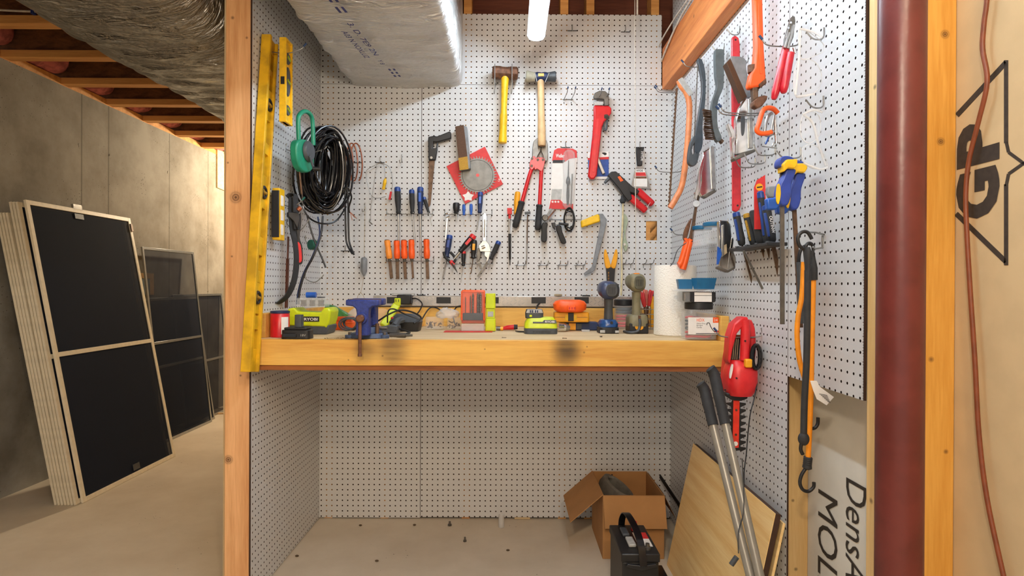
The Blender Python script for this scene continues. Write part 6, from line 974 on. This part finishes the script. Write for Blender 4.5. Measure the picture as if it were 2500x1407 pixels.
# small bits lying on the bench
for px, y, lb in ((1378, 2.20, 'dark screw lying near the bench front edge in the middle'), (1230, 2.22, 'tiny dark nail left of the screw near the bench front')):
    c = on(px, y); t = T('screw', lb, 'screw', 'loose screws on the bench'); t.p('shank', G().cyl(c+V((-.004, 0, .0025)), c+V((.010, .002, .002)), .0012), 'brown_steel'); t.p('head', G().cyl(c+V((-.006, 0, .0028)), c+V((-.004, 0, .0026)), .0026), 'brown_steel')
c = on(1468, 2.28); one('nut', G().lathe(c+V((0, 0, .0005)), c+V((0, 0, .005)), [(0, .005), (1, .005)], 6), 'dull_steel', 'small hex nut on the bench in front of the blue drill', 'nut')
# ================================================================== below the bench
# cardboard box
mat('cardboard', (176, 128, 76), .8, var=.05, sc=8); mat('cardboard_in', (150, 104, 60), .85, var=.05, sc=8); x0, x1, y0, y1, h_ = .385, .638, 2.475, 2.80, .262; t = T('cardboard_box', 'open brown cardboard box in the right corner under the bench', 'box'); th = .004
for nm, s_ in (('front_panel', (x0, x1, y0, y0+th)), ('back_panel', (x0, x1, y1-th, y1)), ('side_panel', (x0, x0+th, y0+th, y1-th)), ('side_panel', (x1-th, x1, y0+th, y1-th))): g = G(); g.bb(*s_, .0005, h_); t.p(nm, g, 'cardboard', .001)
g = G(); g.bb(x0+th, x1-th, y0+th, y1-th, .0005, .005); t.p('bottom', g, 'cardboard_in')
g = G(); A = V((x0+.001, y0, h_)); Bq = V((x0+.001, y1, h_)); o_ = V((-.135, 0, -.112)); g.prism([A, Bq, Bq+o_+V((0, -.012, 0)), A+o_+V((0, -.005, 0))], (0, 0, .004)); t.p('flap', g, 'cardboard', .001); g = G(); A = V((x0, y0-.001, h_)); Bq = V((x1, y0-.001, h_)); o_ = V((.004, -.028, -.125)); g.prism([A, Bq, Bq+o_, A+o_], (0, -.004, 0)); t.p('flap', g, 'cardboard', .001)
g = G(); A = V((x1+.0005, y0+.02, h_)); Bq = V((x1+.0005, y1-.02, h_)); o_ = V((.05, 0, -.10)); g.prism([A, Bq, Bq+o_, A+o_], (0, 0, .003)); t.p('flap', g, 'cardboard_in', .001)
# clog in the box
t = T('clog', 'grey rubber clog inside the cardboard box', 'shoe'); cc = V((.475, 2.655, .0)); d_ = V((.35, -.75, -.25)).normalized(); u_ = V((.1, .1, 1)); s_ = d_.cross(u_).normalized(); u_ = s_.cross(d_); c0 = cc+V((0, 0, .215)); outer = []; inner = []
mat('clog_grey', (112, 108, 98), .7); 
def loop_(k, w_, l_, dz): return [c0+s_*(math.cos(a_)*w_)+d_*(math.sin(a_)*l_)+u_*dz for a_ in [2*math.pi*i/30 for i in range(30)]]
t.p('upper', G().face_ring([loop_(0, .040, .10, -.07), loop_(0, .050, .115, -.05), loop_(0, .052, .118, -.01), loop_(0, .045, .10, .028), loop_(0, .036, .075, .034), loop_(0, .033, .07, .026), loop_(0, .036, .09, -.02), loop_(0, .034, .088, -.045)]), 'clog_grey'); 
for i in range(4): q = c0+d_*(-.09+.008*i)+s_*(-.024+.016*i)+u_*.0275; t.p('vent_hole', G().cyl(q, q+u_*.003, .003), 'black')
g = G(); g.bb(x0+.03, x1-.03, y0+.03, y1-.03, .0055, .11); one('packing', g, 'cardboard_in', 'folded brown packing filling the bottom of the cardboard box', 'packing', bev=.004)
# car battery
t = T('car_battery', 'black car battery with a carrying strap and red terminal cap in front of the box', 'battery'); x0, x1, y0, y1, hb = .385, .518, 2.06, 2.315, .205; g = G(); g.bb(x0+.004, x1-.004, y0+.004, y1-.004, .0005, hb-.03); t.p('case', g, 'black', .004); k = t.last; text('618', V((x0+.03, y0+.0035, .115)), (1, 0, 0), (0, 0, 1), .012, .006, 'label_white', k, t.off)
g = G(); g.bb(x0, x1, y0, y1, hb-.03, hb); t.p('cover', g, 'black', .004); k = t.last; g = G().prism([V((x0+a_, y0-.001, hb-.03+b_)) for a_, b_ in ((.012, -.008), (.067, -.022), (.122, -.008), (.115, .002), (.067, -.004), (.019, .002))], (0, -.014, 0)); t.p('carry_lug', g, 'black', .002)
g = G(); g.bb(x0+.035, x0+.062, y0+.05, y0+.12, hb, hb+.012); t.p('vent_cap', g, 'pale_grey', .004); g = G(); g.bb(x0+.03, x0+.056, y0+.14, y0+.205, hb, hb+.012); t.p('vent_cap', g, 'dark_grey', .004)
g = G(); g.bb(x0+.072, x0+.122, y0+.06, y0+.18, hb, hb+.0006); t.p('label', g, 'label_white'); kk = t.last; g = G(); g.bb(x0+.092, x0+.122, y0+.125, y0+.18, hb+.0004, hb+.001); t.p('red_patch', g, 'red_card', sub=True)
for i in range(7): g = G(); g.bb(x0+.078+.004*(i % 2), x0+.086, y0+.065+i*.008, y0+.069+i*.008, hb+.0005, hb+.0009); t.p('label_text', g, 'ink', sub=True)
t.p('terminal_cap', G().cyl((x0+.085, y0+.205, hb), (x0+.085, y0+.205, hb+.032), .012, .010), 'red'); t.p('terminal', G().lathe((x0+.098, y0+.04, hb), (x0+.098, y0+.04, hb+.02), [(0, .012), (.4, .012), (.45, .008), (1, .007)], 16), 'dull_steel')
P = [V((x0+.072, y0-.016, hb-.035)), V((x0+.070, y0+.01, hb+.02)), V((x0+.066, y0+.06, hb+.05)), V((x0+.058, y0+.13, hb+.068)), V((x0+.05, y0+.19, hb+.07)), V((x0+.047, y0+.24, hb+.03)), V((x0+.047, y0+.257, hb-.01))]
rg = []
for i, p in enumerate(spl(P, 5)): rg.append([p+V((-.0125, 0, -.002)), p+V((.0125, 0, -.002)), p+V((.0125, 0, .002)), p+V((-.0125, 0, .002))])
t.p('carry_strap', G().face_ring(rg), 'black_gloss', .001)
# leaning boards and rail
def lean(name, lb, xb, xt, ya, yb, h_, th, m, edge):
    t = T(name, lb, 'board', 'boards leaning on the right pegboard'); d_ = V((xt-xb, 0, h_)).normalized(); n_ = V((-d_.z, 0, d_.x)); a_ = V((xb, ya, .001)); q = [a_, a_+V((0, yb-ya, 0)), a_+V((0, yb-ya, 0))+d_*h_, a_+d_*h_]; t.p('veneer_face', G().prism([p+n_*.0 for p in q], -n_*.002), m); t.p('core', G().prism([p-n_*.0021 for p in q], -n_*th), edge, .001)
lean('leaning_board', 'oak veneered board with dark edges leaning against the right pegboard', .636, .742, 1.675, 2.425, .50, .016, 'oak_veneer', 'walnut_edge'); lean('leaning_board', 'second wooden board leaning behind the oak veneered one', .667, .766, 1.68, 2.40, .47, .006, 'oak_veneer', 'oak_veneer')
g = G(); g.bb(.553, .60, 1.70, 2.36, .0005, .03); one('metal_rail', g, 'black_gloss', 'black rail lying on the floor at the foot of the oak board', 'rail', bev=.003); q = V((.645, 2.45, .10)); one('strap_end', G().beam(V((.70, 2.80, .24)), V((.74, 2.60, .17)), .02, .004, (1, 0, 0)), 'black', 'short black strap between the cardboard box and the right pegboard', 'strap')
# loppers
t = T('lopper', 'long-handled garden tool with grey tube handles and black grips leaning at the right', 'garden tool'); tops = ((1718, 945, 1.86, 1832, 1407, 1.62), (1742, 908, 1.84, 1855, 1407, 1.60)); ends = []
for (a_, b_, ya, c_, e_, ye) in tops:
    A, Q = C(a_, b_, ya), C(c_, e_, ye); d_ = (Q-A); E_ = A+d_*((A.z-.16)/(A.z-Q.z)); ends.append((A, E_)); k_ = (1050-b_)/(e_-b_)
    t.p('tube', G().cyl(A+d_*(k_*.9), E_, .0122, n=20), mat('tube_grey', (150, 146, 136), .35, .3, var=.03) if 'tube_grey' not in MATS else 'tube_grey'); gr = A+d_*k_; tip = A+V((-.012, 0, .012))
    t.p('grip', G().tube(spl([tip, A+d_*.02, A+d_*(k_*.5), gr], 6), [.007]+[.0155]*4+[.0165]*8+[.0155]*6, 16), 'rubber')
m0 = (ends[0][1]+ends[1][1])/2; t.p('pivot', G().cyl(m0+V((0, -.012, -.02)), m0+V((0, .012, -.02)), .022), 'dark_grey'); t.p('blade', G().prism([m0+V(p) for p in ((-.02, 0, -.02), (.02, 0, -.03), (.03, 0, -.09), (.02, 0, -.155), (.0, 0, -.12), (-.012, 0, -.07))], (0, .004, 0)), 'dull_steel', .001); t.p('lower_jaw', G().prism([m0+V(p) for p in ((.0, -.006, -.02), (.03, -.006, -.02), (.045, -.006, -.08), (.04, -.006, -.14), (.033, -.006, -.09))], (0, .004, 0)), 'dull_steel', .001)
P = [C(1798, 1210, 1.62), C(1800, 1290, 1.62), C(1802, 1345, 1.6)]; t = T('cord_lock', 'thin black drawstring with a dark toggle in front of the oak board', 'drawstring'); t.p('string', G().tube(spl([C(1812, 1120, 1.70), C(1816, 1240, 1.66), C(1803, 1300, 1.62), C(1803, 1352, 1.6)], 6), .0016), 'black'); t.p('toggle', G().cyl(C(1799, 1360, 1.6), C(1785, 1380, 1.6), .007), 'dark_grey', .001)
# floor litter
for px, py, lb, r_ in ((1135, 1323, 'small hex bolt standing on the floor under the bench', .008), (1098, 1284, 'small dark knob on the floor near the back pegboard', .010)): c = Z(px, py, 0); t = T('bolt', lb, 'bolt', 'loose hardware on the floor'); t.p('head', G().cyl(c+V((0, 0, .0005)), c+V((0, 0, .007)), r_, n=6), 'dull_steel'); t.p('shank', G().cyl(c+V((0, 0, .007)), c+V((0, 0, .02)), r_*.5), 'dull_steel')
c = Z(1224, 1288, 0); one('clear_tube', G().face_ring([[c+V((math.cos(2*math.pi*j/20)*q, math.sin(2*math.pi*j/20)*q, hh)) for j in range(20)] for q, hh in ((.012, .0005), (.0135, .002), (.0135, .058), (.011, .058), (.011, .004))]), 'frosted', 'small clear plastic tube standing on the floor by the back pegboard', 'tube')
c = Z(1275, 1266, 0); one('wood_sliver', G().box(c+V((0, -.01, .005)), (.075, .012, .008)), 'kraft', 'thin pale sliver lying along the foot of the back pegboard', 'sliver', bev=.001)
for px, py, lb in ((725, 1360, 'dark crumb on the floor left of the alcove'), (1012, 1284, 'dark chip on the floor below the pegboard seam'), (880, 1285, 'dark speck on the floor near the back left corner'), (1240, 1346, 'small dark chip on the floor in front of the cardboard box'), (920, 1372, 'dark crumb on the floor in the middle front')): c = Z(px, py, 0); g = G().ell(c+V((0, 0, .004)), .008, .005, .0038, 9, 5); one('debris', g, 'soot', lb, 'debris', 'crumbs on the alcove floor')
# ================================================================== window screens by the concrete wall
for nm_, hi_, lo_ in (('screen_mesh', .34, .22), ('screen_mesh_thin', .62, .45)):
    m_, nt_, b_ = base(nm_); lk_ = nt_.links.new; tr_ = nn(nt_, 'ShaderNodeBsdfTransparent'); ms_ = nn(nt_, 'ShaderNodeMixShader'); no_ = nn(nt_, 'ShaderNodeTexNoise'); no_.inputs['Scale'].default_value = 5; mr_ = nn(nt_, 'ShaderNodeMapRange'); mr_.inputs[3].default_value = hi_; mr_.inputs[4].default_value = lo_; lk_(no_.outputs[0], mr_.inputs[0]); lk_(mr_.outputs[0], ms_.inputs[0]); b_.inputs['Base Color'].default_value = lin((38, 44, 58)); b_.inputs['Roughness'].default_value = .8; b_.inputs['Specular IOR Level'].default_value = .12; lk_(b_.outputs[0], ms_.inputs[1]); lk_(tr_.outputs[0], ms_.inputs[2]); lk_(ms_.outputs[0], nt_.nodes['Material Output'].inputs[0])
mat('screen_frame', (234, 224, 200), .45, 0, var=.04); mat('screen_alu', (176, 178, 178), .3, .8, var=.04)
def screen(lb, xb, xt, ya, yb, h_, mf, grp, mid=.48, extra=False, fw_=.024):
    t = T('window_screen', lb, 'window screen', grp); d_ = V((xt-xb, 0, h_)); L_ = d_.length; d_ = d_.normalized(); n_ = V((d_.z, 0, -d_.x)); a = V((xb, ya, .0015)); e_ = V((0, yb-ya, 0)); W_ = yb-ya; ey = V((0, 1, 0))
    def b_(s0, s1, t0, t1): return G().prism([a+ey*s0+d_*t0, a+ey*s1+d_*t0, a+ey*s1+d_*t1, a+ey*s0+d_*t1], -n_*.012)
    t.p('stile', b_(0, fw_, 0, L_), mf, .001); t.p('stile', b_(W_-fw_, W_, 0, L_), mf, .001); t.p('rail', b_(fw_, W_-fw_, 0, fw_), mf, .001); t.p('rail', b_(fw_, W_-fw_, L_-fw_, L_), mf, .001); t.p('rail', b_(fw_, W_-fw_, L_*mid, L_*mid+fw_), mf, .001); t.p('mesh', G().prism([a+ey*fw_+d_*fw_-n_*.005, a+ey*(W_-fw_)+d_*fw_-n_*.005, a+ey*(W_-fw_)+d_*(L_-fw_)-n_*.005, a+ey*fw_+d_*(L_-fw_)-n_*.005], -n_*.0005), 'screen_mesh' if mf == 'screen_frame' else 'screen_mesh_thin')
    if extra:
        q = a+ey*(W_*.40)+d_*(L_-.005)+n_*.001; t.p('clip', G().prism([q, q+ey*.07, q+ey*.07+d_*.03, q+d_*.03], -n_*.014), 'chrome', .001); q = a+ey*(W_*.40)+d_*(L_-.06); t.p('tab', G().prism([q, q+ey*.07, q+ey*.07+d_*.03, q+d_*.03], -n_*.003), 'dark_grey'); q = a+ey*(W_*.5)+d_*.035; t.p('tab', G().prism([q, q+ey*.06, q+ey*.06+d_*.035, q+d_*.035], -n_*.003), 'dark_grey')
        q = a+ey*(W_-.02)+d_*(L_-.09)+n_*.001; t.p('latch', G().prism([q, q+ey*.02, q+ey*.02+d_*.05, q+d_*.05], n_*.006), 'brown_steel', .001)
    return t
ORD = ('second', 'third', 'fourth', 'fifth', 'sixth', 'seventh', 'eighth')
screen('tall dark window screen in a cream frame, front of the left stack', -2.175, -2.475, 3.09, 3.94, 1.55, 'screen_frame', 'stacked cream window screens', extra=True)
for i in range(7): o_ = .0165*(i+1); screen('cream-framed window screen in the left stack, %s from the front' % ORD[i] if i < 6 else 'cream-framed window screen against the concrete wall, backmost of the left stack', -2.175-o_, -2.475-o_, 3.06, 3.90, 1.535 if i < 3 else 1.48, 'screen_frame', 'stacked cream window screens')
screen('tall silver-framed window screen behind the cream stack', -2.43, -2.585, 4.25, 4.94, 1.385, 'screen_alu', 'silver window screens', .50, fw_=.018); screen('shorter silver-framed window screen half behind the tall silver one', -2.46, -2.61, 4.30, 5.05, 1.02, 'screen_alu', 'silver window screens', .5, fw_=.018); screen('silver-framed window screen farthest right by the concrete wall', -2.52, -2.632, 4.72, 5.52, 1.04, 'screen_alu', 'silver window screens', .45, fw_=.018)
t = T('picture_frame', 'small wooden frame seen through the tall silver screen', 'frame'); xw = XC+.012
def pw(x, y): return X(x, y, xw)
for nm, q in (('rail', [(325, 666), (376, 668), (375, 681), (325, 679)]), ('stile', [(366, 681), (376, 681), (376, 720), (366, 720)]), ('stile', [(323, 679), (331, 679), (331, 720), (323, 720)])): t.p(nm, G().prism([pw(*p) for p in q], (-.010, 0, 0)), 'handle_wood', .001)
t.p('panel', G().prism([pw(*p) for p in ((331, 680), (366, 681), (366, 720), (331, 720))], (-.006, 0, 0)), mat('frame_blue', (150, 166, 176), .4))
# loose stick on the floor by the far screens
c = Z(535, 1012, 0); one('stick', G().beam(c+V((-.05, 0, .006)), c+V((.10, .02, .006)), .02, .01, (0, 0, 1)), 'handle_wood', 'short stick lying on the floor beside the wooden post', 'stick', bev=.001)
# tie holes and pockets of the concrete wall
random.seed(21)
for y in (3.12, 3.74, 3.99, 4.70, 5.30):
    for z in (.55, 1.05, 1.55, 2.0): 
        g = G().ell((XC-.004, y+random.uniform(-.02, .02), z+random.uniform(-.03, .03)), .005, .018, .02, 9, 6)
        for v in g.v: v += V((random.uniform(-.002, .003), random.uniform(-.006, .006), random.uniform(-.006, .006)))
        struct('trim_%d' % (10+int(y*10)+int(z*2)), g, 'concrete_wall')
